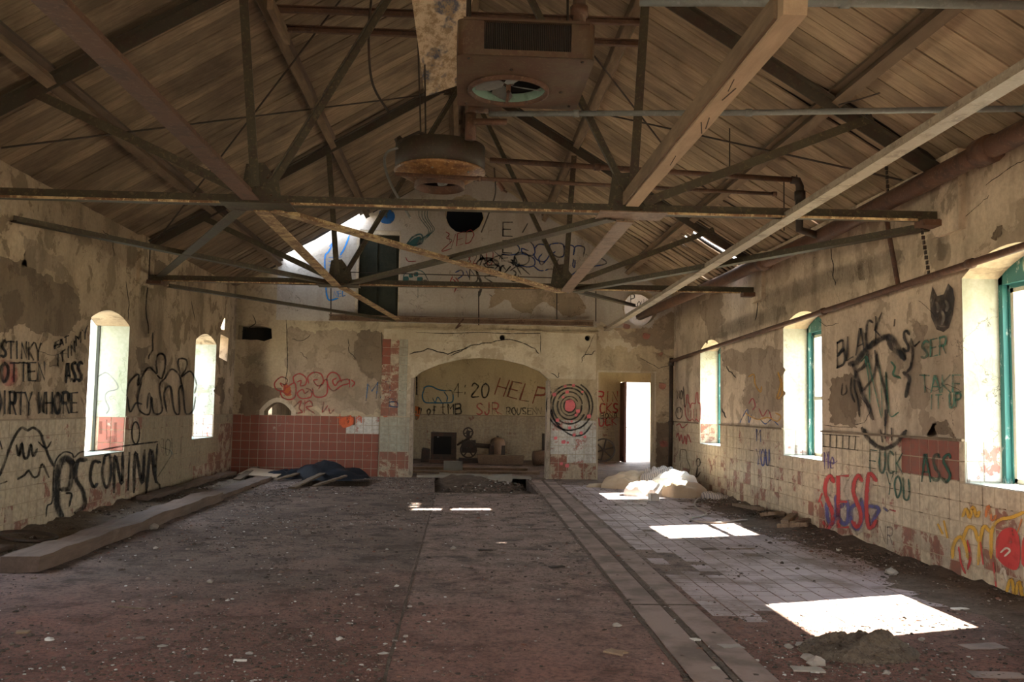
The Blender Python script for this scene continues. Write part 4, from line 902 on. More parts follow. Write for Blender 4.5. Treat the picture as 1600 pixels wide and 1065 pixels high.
tag(heap('rubble_slope', .5, 19.8, 1.9, 3.2, .46, MATS['dirt'], z0=-.5, seed=8, rough=.5), 'slope of crumbled rubble lying in the floor pit', 'rubble', None, 'stuff')
m0 = P(1340, 1018, 'z', 0)
tag(heap('debris_mound', m0.x, m0.y, .40, .30, .09, MATS['dirt_l'], seed=11, rough=.8, n=44, jit=.12), 'greyish mound of debris just in front of the nearest sun patch', 'mound', None, 'stuff')
tag(heap('dust_ridge', m0.x+.1, m0.y-.05, .035, .13, .085, MATS['stone'], seed=12, rough=.6, n=20, ang=.3), 'white chalky streak on the debris mound near the sun patch', 'dust', None, 'stuff')
# ------------------------------------------------------------------ fine rubble
T = []
for k in range(10):
    r = MB().rock((0, 0, 0), 1, .5); T.append((np.array([tuple(v) for v in r.v]), r.f))
def scatter(name, n, fn, label, mat='rubble'):
    vs = []; fs = []; c = 0; got = 0; V_ = []
    while got < n:
        x, y, z, s_ = fn()
        if x is None: continue
        t, f = T[RS.randint(10)]; a = RS.uniform(0, 6.3); ca, sa = math.cos(a), math.sin(a); R_3 = np.array([[ca, sa, 0], [-sa, ca, 0], [0, 0, 1]])
        p = (t*[s_, s_*RS.uniform(.5, 1), s_*RS.uniform(.5, 1)]) @ R_3 + [x, y, z]; V_.append(p); fs += [tuple(i+c for i in q) for q in f]; c += len(t); got += 1
    vs = np.concatenate(V_); me = bpy.data.meshes.new(name); me.from_pydata(vs.tolist(), [], fs); me.materials.append(MATS[mat]); me.update()
    o = bpy.data.objects.new(name, me); COL.objects.link(o); return tag(o, label, 'rubble', None, 'stuff')
def place():
    y = 3.6+16.4*RS.rand()**1.6; x = RS.uniform(XL+.05, XR-.05)
    px = proj((x, y, 0))
    if px[0] < -60 or px[0] > 1660 or px[1] > 1090: return None, 0, 0, 0
    if inpoly(x, y, PIT) or inpoly(x, y, HOLE): return None, 0, 0, 0
    d = .30+.25*fnz(x*.9, y*.8)*.5
    d += 1.2*math.exp(-((x-XR)/.7)**2)+.8*math.exp(-((x-XL)/.7)**2)+.8*math.exp(-((x+1.2)**2/1.2+(y-5.4)**2/1.2))+.7*math.exp(-((x-2.4)**2/.5+(y-5.6)**2/1.0))
    if -.4 < x < 1.35: d *= .5
    if 1.95 < x < 3.9 and y > 7: d *= .22
    if RS.rand() > d: return None, 0, 0, 0
    zb = .003+.055*max(0, 1-(XR-x)/.7)**1.4+.075*max(0, 1-(x-XL)/.9)**1.4
    return x, y, zb, min(.038, .0048*math.exp(RS.normal(0, .62))*(1+y*.05))
scatter('rubble', 34000, place, 'fine gravel and crumbs of plaster strewn over the whole floor')
def place2():
    x, y = RS.uniform(-.4, 1.42), RS.uniform(17.2, 20.1); u, v = (x-.5)/1.9, (y-19.8)/3.2; f = max(0, 1-u*u-v*v)
    return x, y, -.5+.46*f**.8+.02, RS.uniform(.01, .04)
scatter('pit_rubble', 900, place2, 'broken plaster bits filling the floor pit')
# ------------------------------------------------------------------ single loose things on the floor
def onfloor(x, y, z=0): return P(x, y, 'z', z)
def chunk(x, y, w_, label, mat='stone', cat='rubble', name='plaster_chunk', sq=.5, group='loose chunks on the floor'):
    p = onfloor(x, y); r = w_*(p-CC).dot(FW)/FPX/2
    return tag(MB().rock((p.x, p.y, r*sq*.5), r, sq).build(name, MATS[mat]), label, cat, group)
for a in ((158, 838, 22, 'whitish stone chunk against the long timber, nearer of two'), (240, 826, 26, 'pale stone chunk against the long timber, farther of two'), (708, 858, 14, 'white crumb on open floor right of the long timber'),
          (243, 857, 12, 'small white flake in the open floor at the left'), (1392, 897, 30, 'brown stone lump by the right wall between the two sun patches'), (1290, 812, 24, 'reddish lump at the foot of the red and blue lettering'),
          (964, 978, 16, 'flat blue grey pebble in the middle foreground'), (1118, 1046, 18, 'grey green stub of stone in the right foreground'), (634, 995, 12, 'white pebble in the centre foreground'), (1385, 1052, 16, 'dark stone at the bottom edge below the mound'),
          (1440, 1000, 14, 'pale stone beside the corner of the nearest sun patch'), (1232, 1012, 20, 'small brown stone left of the debris mound'), (640, 948, 10, 'pale pebble on the swept slab'), (1305, 1000, 18, 'brown lump on the left flank of the mound'), (328, 910, 14, 'tiny pale stone in the left middle ground'),
          (1275, 1038, 36, 'flat pale slab piece in front of the debris mound'), (1265, 1030, 30, 'pinkish plaster lump in front of the debris mound')): chunk(*a[:3], a[3])
def flake(x, y, w_, d_, ang, label, mat='stone', h_=.012, name='flat_flake', cat='rubble', group='flat flakes on the floor', z=0.002):
    p = onfloor(x, y); k = (p-CC).dot(FW)/FPX; a = jag([(-w_*k/2, -d_/2), (w_*k/2, -d_/2), (w_*k/2, d_/2), (-w_*k/2, d_/2)], max(.04, w_*k/4), min(w_*k, d_)*.12)
    c, s_ = math.cos(ang), math.sin(ang); q = [(p.x+u*c-v*s_, p.y+u*s_+v*c) for u, v in a]; n = len(q)
    tri = tessellate_polygon([[Vector((u, v, 0)) for u, v in q]])
    vs = [(u, v, z+h_+random.uniform(0, .004)) for u, v in q]+[(u, v, z) for u, v in q]
    return tag(obj_from(name, vs, [tuple(t) for t in tri]+[(i, (i+1) % n, n+(i+1) % n, n+i) for i in range(n)], MATS[mat]), label, cat, group)
for a in ((1142, 1011, 34, .09, .1, 'flat blue grey slate in the right foreground', 'hose'), (1258, 1008, 30, .08, -.3, 'pale flat flake left of the mound, upper of two', 'stone'), (1262, 1047, 46, .1, -.2, 'large bluish flake in front of the mound', 'stone'),
          (1285, 999, 36, .05, .1, 'long pale flake at the corner of the nearest sun patch', 'stone'), (1475, 909, 28, .12, .3, 'light scrap of card by the yellow and red graffiti', 'paper'), (1535, 1010, 70, .14, .1, 'pale lilac dust patch at the lower right', 'kerb'),
          (1560, 1055, 80, .12, -.1, 'pale dust patch at the bottom right corner', 'kerb'), (1500, 952, 26, .05, .1, 'white splinter right of the nearest sun patch', 'paper'), (1160, 858, 40, .03, .05, 'thin pale stick behind the nearest sun patch', 'plank'),
          (375, 1033, 20, .02, 0, 'thin white splinter at the lower left', 'paper'), (205, 950, 50, .02, -.35, 'thin brown stick in the left foreground', 'plank'), (35, 988, 18, .06, .2, 'orange brown leaf at the left edge', 'timber'), (962, 1020, 24, .12, .9, 'ochre leaf in the right middle foreground', 'timber'),
          (1085, 1000, 14, .05, .3, 'pale shred near the joint of the floor strips', 'paper'), (758, 860, 22, .05, .2, 'dark twig on the swept slab', 'dark'), (870, 886, 26, .07, .4, 'dark tuft on the swept slab', 'dark')): flake(*a[:5], a[5], a[6], h_=.002 if a[6] == 'kerb' else .008)
def plank(p, q, w_, h_, label, mat='plank', name='plank', group='scrap planks', j=.006, z=0, cat='plank'):
    p, q = Vector(p), Vector(q)
    return tag(MB().bar(p+Vector((0, 0, z+h_/2)), q+Vector((0, 0, z+h_/2)), w_, h_, j=j, seg=22).build(name, MATS[mat]), label, cat, group)
plank((-3.93, 8.45, 0), (-3.95, 14.9, 0), .34, .14, 'long thick reddish timber lying along the left side of the floor', 'old_timber', 'floor_timber', 'timbers on the floor', .016, 0, 'timber')
plank((-4.0, 15.0, 0), (-4.02, 19.5, 0), .34, .07, 'second timber in line behind the long one, at the far left', 'old_timber', 'floor_timber', 'timbers on the floor', .01, 0, 'timber')
plank((-4.75, 6.0, .02), (-4.6, 9.6, .02), .16, .06, 'low board half buried at the foot of the left wall', 'old_timber', 'floor_timber', 'timbers on the floor', .016, 0, 'timber')
plank((-4.75, 14.0, .08), (-4.72, 19.2, .1), .2, .06, 'board on the dirt bank along the far left wall', 'old_timber', 'floor_timber', 'timbers on the floor', .016, 0, 'timber')
hoop = onfloor(42, 846, .06)
tag(MB().lathe((hoop.x, hoop.y, .10), [(.26, 0), (.29, 0), (.30, .03), (.27, .035), (.26, 0)], 30, Matrix.Rotation(.12, 3, 'Y')).build('iron_hoop', MATS['dark'], smooth=True), 'dark iron hoop lying on the dirt at the left wall', 'hoop')
# rubbish in the far left corner
for (a, b, w_, lb) in (((455, 765), (532, 738), .12, 'broken board over the floor hole, nearest'), ((430, 752), (500, 742), .10, 'pale board leaning over the floor hole'), ((490, 762), (540, 757), .08, 'splintered board inside the rubbish by the floor hole'), ((370, 752), (400, 742), .14, 'flat board by the far left corner')):
    p, q = onfloor(*a), onfloor(*b); plank((p.x, p.y, .02), (q.x, q.y, .16), w_, .03, lb, group='boards in the corner rubbish')
tag(MB().poly([(-4.6, 19.2, .08), (-3.75, 18.9, .05), (-3.7, 19.7, .12), (-4.5, 19.9, .16), (-4.6, 19.2, .10), (-3.75, 18.9, .07), (-3.7, 19.7, .14), (-4.5, 19.9, .18)], [(3, 2, 1, 0), (4, 5, 6, 7), (0, 1, 5, 4), (1, 2, 6, 5), (2, 3, 7, 6), (3, 0, 4, 7)]).build('cardboard_sheet', MATS['sack']), 'pale sheet of cardboard in the far left corner', 'cardboard')
tag(heap('plastic_sheet', -2.9, 19.75, 1.0, .4, .26, MATS['blueplastic'], seed=21, rough=.9, n=30), 'crumpled dark blue plastic sheeting against the red tiles', 'plastic sheet')
tag(heap('plastic_sheet', -3.7, 19.55, .5, .35, .16, MATS['blueplastic'], seed=22, rough=.9, n=22), 'smaller crumple of dark plastic next to the cardboard', 'plastic sheet')
# ------------------------------------------------------------------ sacks and rags on the right
def cloth_heap(cx, cy, rx, ry, h_, ang, mat, seed, label, z=0, cat='sack', name='sack'):
    rnd = np.random.RandomState(seed); vs = []; fs = []; nu, nv = 56, 20; ph = rnd.uniform(0, 6.3, 16); fr_ = rnd.uniform(3, 9, 16)
    for j in range(nv+1):
        e = j/nv*1.571
        for i in range(nu):
            a = 2*math.pi*i/nu; k = 1+.12*math.sin(2*a+ph[0])+.09*math.sin(3*a+ph[1])+.05*math.sin(5*a+ph[2])
            w = sum(abs(math.sin(fr_[q]*.5*math.cos(a+ph[q])*math.cos(e)*2+fr_[q+4]*.4*math.sin(a)*math.cos(e)*2+ph[q+6]))-.6 for q in range(4))*.075
            rad = max(0.001, math.cos(e))**.75*k; zz = math.sin(e)**.85*h_*(1+w*1.8+.12*math.sin(a+ph[4])*math.cos(e)) if j else 0
            x, y = rad*math.cos(a)*rx*(1+w*.4), rad*math.sin(a)*ry*(1+w*.4)
            vs.append((cx+x*math.cos(ang)-y*math.sin(ang), cy+x*math.sin(ang)+y*math.cos(ang), z+max(0, zz)))
    for j in range(nv):
        for i in range(nu): fs.append((j*nu+i, j*nu+(i+1) % nu, (j+1)*nu+(i+1) % nu, (j+1)*nu+i))
    return tag(obj_from(name, vs, fs, MATS[mat], None, True), label, cat, 'sacks and rags by the far right wall')
cloth_heap(3.45, 18.2, .50, .40, .30, .2, 'sack', 31, 'brown sack, leftmost of the heap by the far right wall')
cloth_heap(4.05, 18.0, .45, .4, .42, -.3, 'sack_stripe', 32, 'striped ticking rag on the heap, right of the brown sack')
cloth_heap(3.5, 16.75, .45, .35, .24, .2, 'sack_white', 33, 'white sheet half in the sun at the front of the heap', cat='sheet', name='white_sheet')
cloth_heap(4.15, 17.25, .50, .45, .38, .4, 'sack_white', 34, 'bright white bundle on top of the heap', cat='sheet', name='white_sheet')
cloth_heap(4.1, 16.45, .40, .32, .26, .1, 'sack', 35, 'tan sack with folds at the front of the heap')
cloth_heap(4.52, 16.2, .18, .40, .12, .5, 'sack_stripe', 36, 'flat rag trailing from the heap towards the wall')
cloth_heap(2.95, 18.4, .4, .2, .07, .1, 'sack', 37, 'flat rag trailing left of the brown sack')
flake(1021, 782, 14, .15, 0, 'white paper box scrap in front of the heap', 'paper', .12, 'paper_scrap', 'paper', None)
for k, (x, y, w_, lb) in enumerate(((1120, 752, 30, 'dark debris lump right of the heap'), (1135, 762, 26, 'brown debris lump right of the heap, nearer'), (1108, 745, 22, 'pale broken lump behind the white bundle'), (1150, 775, 30, 'dark debris under the first right window'))): chunk(x, y, w_, lb, 'dirt' if k != 2 else 'stone', sq=.7)
pts = [(940+a/5.714, 700+b/5.714) for a, b in ((880, 440), (840, 470), (832, 510), (870, 545), (925, 570), (925, 595), (870, 610), (812, 618), (800, 636), (860, 655), (1000, 663), (1120, 657), (1230, 642), (1300, 640))]
cable([onfloor(x, y, .02) for x, y in pts], .016, 'grey hose winding over the floor in front of the sack heap', 'hose', 'hose')
for (a, b, w_, lb) in (((1192, 812), (1214, 815), .14, 'short pale board at the right wall below the second window'), ((1220, 812), (1246, 806), .12, 'broken pale board leaning beside the debris at the right wall'), ((1226, 824), (1240, 818), .1, 'stubby board end at the foot of the right wall'), ((1238, 826), (1276, 824), .10, 'rounded pale board nearest the red and blue lettering'),
                       ((1148, 795), (1190, 808), .09, 'thin board lying below the first right window'), ((1215, 830), (1262, 834), .08, 'dark strip of wood on the dirt bank')):
    p, q = onfloor(*a), onfloor(*b); plank((p.x, p.y, .05), (q.x, q.y, .10), w_, .05, lb, group='boards along the right wall')
for i, (x, y) in enumerate(((1185, 802), (1205, 800), (1233, 803), (1255, 812))): chunk(x, y, 20, ('dark lump', 'rusty lump', 'round dark lump', 'brown lump')[i]+' in the scrap at the foot of the right wall'+(', farthest', ', second', ', third', ', nearest')[i], 'dirt', sq=.8)
# ------------------------------------------------------------------ things in the back room
q = onfloor(708, 733, 0)
blk = tag(MB().box(q.x-.23, 22.3, 0, q.x+.23, 22.55, .24, .004).build('cinder_block', MATS['cinder']), 'grey cinder block standing inside the arch', 'block')
plank((-1.3, 21.7, 0), (1.9, 21.75, 0), .3, .05, 'long pale plank on the floor just inside the arch', 'plank', 'plank', 'planks inside the arch', .006)
plank((-1.3, 22.85, 0), (1.7, 22.95, 0), .25, .06, 'second long plank behind the cinder block', 'plank', 'plank', 'planks inside the arch', .006)
MX = P(697, 718, 'z', 0); my = 25.6
def at(x, Y): return P(x, 650, 'y', Y).x
x0, x1 = at(674, my), at(714, my)
mb_ = thing('machine_box', ((x0+x1)/2, my, 0), 'dark square rusty housing standing at the back wall inside the arch', 'machine')
MB().box(x0, my, .08, x1, my+.7, .84, .006).build('housing', MATS['dark'], mb_)
MB().box(x0+.08, my-.02, .24, x1-.14, my, .74).build('painted_recess', MATS['black'], mb_)  # black plate on the housing front, painted dark in place of a recess
MB().box(x0-.03, my-.04, 0, x1+.02, my+.74, .09).build('base_frame', MATS['rust'], mb_); MB().rock((x0+.2, my-.03, .72), .04).build('gauge', MATS['galv'], mb_)
tag(MB().box(at(660, my), my+.1, 0, x0-.04, my+.5, .38, .02).build('scrap_crate', MATS['dark']), 'low dark crate left of the square machine housing', 'crate')
wx = at(732, my)
mw = thing('old_engine', (wx, my, 0), 'dark old engine with a small flywheel, right of the square housing', 'engine')
def wheel(mbr, c, R_, r, spokes, axis):
    m = Matrix.Rotation(math.pi/2, 3, 'X') if axis == 'y' else Matrix.Rotation(math.pi/2, 3, 'Y')
    mbr.lathe(c, [(R_, -.03), (R_, .03), (R_-.04, .03), (R_-.04, -.03), (R_, -.03)], 28, m); mbr.lathe(c, [(.001, -.05), (.06, -.05), (.06, .05), (.001, .05)], 12, m)
    for k in range(spokes):
        a = 2*math.pi*k/spokes+.3; d = Vector((math.cos(a), 0, math.sin(a))) if axis == 'y' else Vector((0, math.cos(a), math.sin(a))); mbr.tube([Vector(c)+d*.05, Vector(c)+d*(R_-.02)], r, 6)
    return mbr
wheel(MB(), (wx, my, .86), .15, .015, 4, 'y').build('flywheel', MATS['dark'], mw)
MB().box(wx-.18, my+.05, .3, wx+.22, my+.5, .62, .02).box(wx-.25, my, 0, wx+.3, my+.6, .12, .01).box(wx-.05, my+.1, .6, wx+.05, my+.3, .9).build('engine_block', MATS['dark'], mw)
MB().tube([(wx+.2, my+.2, .5), (wx+.9, my+.3, .45)], .07, 10).tube([(wx-.3, my+.1, .5), (wx+.1, my, .75)], .03, 8).build('shaft', MATS['dark'], mw)
wheel(MB(), (wx+.02, my-.05, .38), .24, .02, 5, 'y').build('pulley', MATS['dark'], mw)
tag(MB().box(wx+.62, my+.1, 0, wx+1.05, my+.6, .5, .02).build('scrap_crate', MATS['dark']), 'dark crate between the engine and the small tank', 'crate')
tx = at(779, my)
tk = thing('small_tank', (tx, my+.3, 0), 'small upright tank with a domed top inside the arch', 'tank')
MB().lathe((tx, my+.3, 0), [(.01, 0), (.22, 0), (.22, .56), (.19, .66), (.1, .72), (.01, .73)], 24).build('tank_body', MATS['rustbrown'], tk, True); MB().rock((tx, my+.3, .75), .05).build('cap', MATS['dark'], tk)
tq = P(783, 714, 'y', 25.0)
tr_ = MB(); ta, tb_ = at(746, 25), at(820, 25)
tr_.poly([(ta, 24.8, .28), (tb_, 24.8, .26), (tb_-.05, 24.85, .02), (ta+.06, 24.85, .02), (ta, 25.2, .28), (tb_, 25.2, .26), (tb_-.05, 25.15, .02), (ta+.06, 25.15, .02)], [(0, 1, 2, 3)[::-1], (4, 5, 6, 7), (0, 3, 7, 4), (1, 5, 6, 2), (3, 2, 6, 7), (0, 4, 5, 1)])
tag(tr_.build('wooden_trough', MATS['plank']), 'long low wooden trough lying inside the arch', 'trough')
tag(MB().tube([(at(835, 25), 25, .2), (at(862, 25), 25.1, .22)], .2, 16).build('fallen_tank', MATS['rustbrown'], smooth=True), 'tank lying on its side at the right edge of the arch', 'tank')
tag(MB().box(at(850, 26), 26.2, 0, at(870, 26), 26.6, .85, .01).build('metal_cabinet', MATS['dark']), 'dark metal cabinet behind the fallen tank', 'cabinet')
wp = P(943, 722, 'z', 0)
wl_ = thing('spoked_wheel', (wp.x, wp.y, 0), 'dark spoked iron wheel standing inside the right doorway', 'wheel')
wheel(MB(), (wp.x, wp.y, .37), .35, .025, 6, 'y').build('rim_and_spokes', MATS['dark'], wl_); MB().tube([(wp.x, wp.y-.15, .37), (wp.x, wp.y+.3, .37)], .03, 8).build('axle', MATS['dark'], wl_); MB().box(wp.x-.3, wp.y-.1, 0, wp.x+.35, wp.y+.1, .03).build('base_plate', MATS['rust'], wl_)
# ------------------------------------------------------------------ graffiti: sprayed strokes following the walls
_off = [0]
def smooth(pts, n=5):
    if len(pts) < 3: return [Vector((a, b)) for a, b in pts]
    q = [Vector(p) for p in pts]; q = [q[0]*2-q[1]]+q+[q[-1]*2-q[-2]]; o = []
    for i in range(1, len(q)-2):
        a, b, c, d = q[i-1:i+3]
        for k in range(n):
            t = k/n; o.append(.5*((2*b)+(c-a)*t+(2*a-5*b+4*c-d)*t*t+(3*b-a-3*c+d)*t**3))
    return o+[q[-2]]
def offs(wall): return {'L': .014, 'R': .015, 'B': .034, 'F': .015, 'LR': .002, 'G': .002}[wall]
class Spray:
    def __init__(s, wall, off=None): s.w = wall; s.v = []; s.f = []; s.uv = []; s.o = off if off is not None else offs(wall); s.k = 0
    def stroke(s, pts, w_, sm=True, taper=True):
        q = smooth(pts) if sm else [Vector(p) for p in pts]
        if (q[-1]-q[0]).length < 1e-6 and len(q) < 3: return s
        n0 = len(s.v); s.k += 1; off = s.o + .00025*(s.k % 8); n = len(q)
        for i, p in enumerate(q):
            d = q[min(i+1, n-1)]-q[max(i-1, 0)]
            if d.length < 1e-6: d = Vector((1, 0))
            d.normalize(); nn = Vector((-d.y, d.x)); ww = w_*(.55 if taper and i in (0, n-1) else 1)*.62
            e = d*(w_*.35)*(-1 if i == 0 else 1 if i == n-1 else 0)
            for sg, u in ((-1, 0), (1, 1)):
                pp = p+e+nn*ww*sg; s.v.append(wallpt(s.w, pp.x, pp.y, off)); s.uv.append((i, u))
        for i in range(n-1): a = n0+2*i; s.f.append((a, a+1, a+3, a+2))
        return s
    def fill(s, pts, sm=True):
        q = smooth(list(pts)+[pts[0]], 3)[:-1] if sm else [Vector(p) for p in pts]; n0 = len(s.v); s.k += 1; off = s.o-.0006+.0001*(s.k % 4)
        for p in q: s.v.append(wallpt(s.w, p.x, p.y, off)); s.uv.append((0, .5))
        for t in tessellate_polygon([[Vector((p.x, p.y, 0)) for p in q]]): s.f.append(tuple(i+n0 for i in t))
        return s
    def ring(s, cx, cy, rx, ry, w_, a0=0, a1=360):
        n = 18; return s.stroke([(cx+rx*math.cos(math.radians(a0+(a1-a0)*i/n)), cy+ry*math.sin(math.radians(a0+(a1-a0)*i/n))) for i in range(n+1)], w_, True, False)
    def text(s, t, p0, p1, h_, w_, slant=0, jit=.5, gap=.22):
        p0, p1 = Vector(p0), Vector(p1); cw = (p1-p0)/max(1, len(t)); up = Vector((slant, -1))
        for i, ch in enumerate(t):
            for st in FONT.get(ch, '').split('|'):
                pts = []
                for tk_ in st.split():
                    x, y = int(tk_[0], 16)/10, int(tk_[1], 16)/10; p = p0+cw*(i+x*(1-gap))+up*(y*h_); pts.append((p.x+random.uniform(-jit, jit), p.y+random.uniform(-jit, jit)))
                if len(pts) > 1: s.stroke(pts, w_, ch in 'SOCGUDBPRJQ0238eo')
        return s
    def done(s, label, col, dens=.9, name='graffiti'):
        o = obj_from(name, s.v, s.f, paint(col, dens), WP.get(s.w, wall_left), uvs=s.uv); o['label'] = label; return o
FONT = {'A': '00 4a 5a a0|23 83', 'B': '00 0a|0a 6a 88 66 05|05 76 93 80 00', 'C': '99 6a 2a 06 03 20 60 91', 'D': '00 0a|0a 6a a6 a4 60 00', 'E': '9a 0a 00 90|05 75', 'F': '0a 00|0a 9a|05 75', 'G': '99 6a 2a 06 03 20 60 93 95 65',
 'H': '0a 00|9a 90|05 95', 'I': '4a 40', 'J': '7a 72 50 20 02', 'K': '0a 00|9a 05 90', 'L': '0a 00 80', 'M': '00 0a 45 9a 90', 'N': '00 0a 90 9a', 'O': '5a 18 04 20 60 94 98 5a', 'P': '00 0a|0a 7a 98 86 05', 'R': '00 0a|0a 7a 98 75 05|45 90', 'S': '99 6a 29 17 45 83 81 40 01',
 'T': '0a aa|5a 50', 'U': '0a 03 20 60 93 9a', 'V': '0a 50 aa', 'W': '0a 20 58 80 aa', 'X': '0a a0|00 aa', 'Y': '0a 55 aa|55 50', 'Z': '0a aa 00 a0', '4': '60 6a 03 a3', '2': '08 3a 79 87 00 90', '0': '5a 18 04 20 60 94 98 5a', '8': '55 28 4a 78 55 82 40 12 55', ':': '47 48|42 43', "'": '5a 47', 'o': '46 14 30 60 84 66 46', 'n': '06 00|04 36 65 60', 'f': '79 5a 40|15 65', 't': '4a 40 70|17 77', 'e': '03 83 66 36 13 30 70', '!': '5a 53|50 51', '+': '28 20 60|05 75'}
K = (.012, .011, .01)
def Z(ox, oy, sc, pts): return [(ox+a/sc, oy+b/sc) for a, b in pts]
# left wall
Spray('L').text('STINKY', (2, 557), (66, 562), 25, 5.2).text('ROTTEN', (-12, 595), (74, 594), 28, 5.6).text('DIRTY', (-8, 644), (52, 647), 33, 5.8).text('WHORE', (60, 645), (124, 644), 31, 5.6).done('black hand painted words STINKY ROTTEN DIRTY WHORE', K)
Spray('L').text('IT', (88, 572), (103, 560), 15, 4).text('IN', (104, 560), (119, 548), 16, 4).text('MY', (119, 540), (139, 524), 16, 4).text('EAT', (86, 545), (108, 533), 10, 3.5).text('ASS', (103, 596), (131, 594), 29, 5).done('slanting black words IT IN MY ASS', K)
Spray('L').fill([(2, 562), (22, 566), (28, 590), (20, 602), (4, 598)]).done('soft pink spray cloud over the word ROTTEN', (.55, .06, .07), .35)
Spray('L').stroke([(0, 742), (8, 720), (15, 700), (24, 680), (34, 668), (43, 672), (52, 668), (63, 676), (68, 690), (76, 712), (84, 728)], 5).stroke([(28, 748), (38, 742), (45, 735), (52, 745), (60, 742), (66, 725), (76, 745)], 4).stroke([(26, 696), (30, 712), (34, 692), (38, 715), (44, 712), (48, 694), (52, 712), (58, 702)], 5).stroke([(0, 690), (3, 700)], 5).stroke([(60, 690), (72, 700), (80, 690)], 3).stroke([(2, 755), (10, 752)], 5).done('black bearded face scrawl on the painted tiles', K, .85)
Spray('L').stroke([(72, 806), (74, 790), (82, 782), (84, 740), (88, 718), (100, 706), (112, 708), (116, 714), (124, 707), (136, 704), (150, 704), (190, 697), (228, 692), (246, 690)], 3).ring(212, 676, 6, 17, 3).done('black outline around the big block letters', K)
Spray('L').stroke([(113, 722), (102, 716), (92, 730), (89, 760), (90, 790), (96, 806)], 12).stroke([(96, 764), (108, 762), (112, 740), (112, 722)], 9).stroke([(104, 770), (112, 772), (108, 790)], 4).stroke([(134, 718), (122, 720), (118, 745), (130, 768), (132, 790), (118, 800)], 8).stroke([(156, 722), (146, 722), (141, 745), (146, 760), (152, 756)], 6).stroke([(164, 712), (160, 740), (166, 762), (173, 745), (172, 712), (164, 712)], 5).stroke([(178, 768), (180, 712), (190, 756), (192, 708)], 6).stroke([(200, 764), (202, 708)], 6).stroke([(209, 768), (212, 706), (222, 755), (226, 704)], 6).stroke([(228, 770), (236, 702), (243, 752)], 6).stroke([(246, 694), (243, 745), (250, 760), (248, 780)], 4).done('thick black block letters, worn, under the first left window', K, .88)
g = Spray('L')
for st in ([(585, 790), (600, 730), (640, 695), (640, 745), (660, 700), (690, 662), (725, 690), (722, 640), (732, 603), (760, 606), (765, 650), (750, 712), (728, 700)], [(655, 730), (638, 800), (645, 860), (690, 878), (702, 800), (712, 872), (750, 862), (738, 750), (765, 710), (795, 670), (830, 700), (842, 745)], [(832, 690), (824, 640), (832, 622), (862, 628), (862, 665), (840, 705), (880, 680), (908, 735), (900, 780)], [(770, 865), (760, 780), (790, 752), (806, 862), (830, 872), (828, 770), (845, 755), (858, 872), (892, 862), (905, 800)], [(590, 800), (602, 868), (628, 828), (655, 832)], [(680, 850), (690, 780), (705, 850)]): g.stroke(Z(0, 350, 2.96, st), 3.2)
g.done('thin black outline drawing of raised hands between the left windows', K, .85)
Spray('LR').stroke([(150, 590), (158, 585), (166, 582), (176, 590), (184, 602), (182, 608), (168, 612), (164, 622), (170, 638), (166, 646)], 2).done('faint grey squiggle on the reveal of the first left window', (.15, .15, .15), .6)
Spray('L').text('NOLI', (248, 712), (290, 706), 24, 2).stroke([(246, 745), (262, 720), (268, 706), (252, 698)], 2).done('faint grey green scribble under the second left window', (.12, .16, .13), .5)
# end wall
RD = (.33, .035, .03)
for (ox, oy) in ((0, 0),):
    g = Spray('B', .007)
    for st in ([(440, 610), (450, 570), (400, 552), (350, 600), (365, 650), (420, 660), (430, 620), (395, 600), (410, 625)], [(435, 640), (510, 600), (515, 700), (470, 730), (410, 710), (400, 660), (450, 690), (480, 660)], [(505, 600), (500, 550), (550, 525), (600, 560), (595, 610), (555, 620), (560, 580), (530, 590)], [(600, 640), (640, 660), (635, 710), (560, 720), (530, 680), (570, 650), (590, 680), (620, 660)], [(620, 600), (615, 550), (660, 515), (720, 530), (735, 600), (690, 620), (660, 580), (690, 570)], [(650, 640), (665, 700), (720, 710), (765, 680), (760, 570), (700, 640)], [(880, 590), (850, 530), (800, 515), (765, 560), (780, 630), (820, 660), (880, 620), (940, 600), (930, 570), (860, 585), (830, 620), (810, 580), (840, 560)], [(945, 570), (945, 630)], [(960, 575), (985, 600), (965, 625)]): g.stroke(Z(360, 480, 5.07, st), 2.4)
    g.done('red outlined bubble letters SESC', RD)
g = Spray('B', .007)
for st in ([(500, 790), (560, 740), (545, 800), (570, 830), (510, 835), (495, 800)], [(590, 740), (585, 830)], [(590, 760), (630, 740), (650, 780), (600, 790), (665, 840)], [(740, 750), (730, 830), (770, 780)], [(780, 800), (790, 840), (820, 810)]): g.stroke(Z(360, 480, 5.07, st), 2.6)
g.done('red smudged letters under the bubble letters', (.36, .04, .03), .7)
Spray('B', .006).fill(Z(360, 480, 5.07, [(420, 610), (470, 600), (500, 640), (490, 690), (440, 700), (420, 660)])).fill(Z(360, 480, 5.07, [(540, 610), (640, 600), (640, 650), (560, 680), (530, 650)])).done('orange filling inside the bubble letters', (.52, .12, .03), .65)
Spray('B').text('MAI', (572, 625), (640, 612), 26, 3.2, .1).text('B', (608, 634), (628, 636), 12, 2.4).done('blue spray letters MAI left of the arch', (.03, .10, .22), .75)
Spray('B').text('tonk', (526, 664), (588, 656), 16, 3).text('Fack', (600, 660), (636, 655), 18, 2.5).fill([(530, 655), (548, 648), (552, 662), (536, 668)]).done('orange sprayed scrawl along the top of the tiles left of the arch', (.62, .12, .04), .75)
g = Spray('B', .037)
for (rx, ry, w_, a0, a1) in ((9, 10, 2.4, 0, 360), (14, 15, 2, 20, 330), (19, 21, 3, 0, 200), (20, 22, 2.4, 210, 350), (26, 28, 3, 30, 320), (31, 33, 2.6, 120, 400), (36, 38, 3, -60, 215)): g.ring(890, 634, rx, ry, w_, a0, a1)
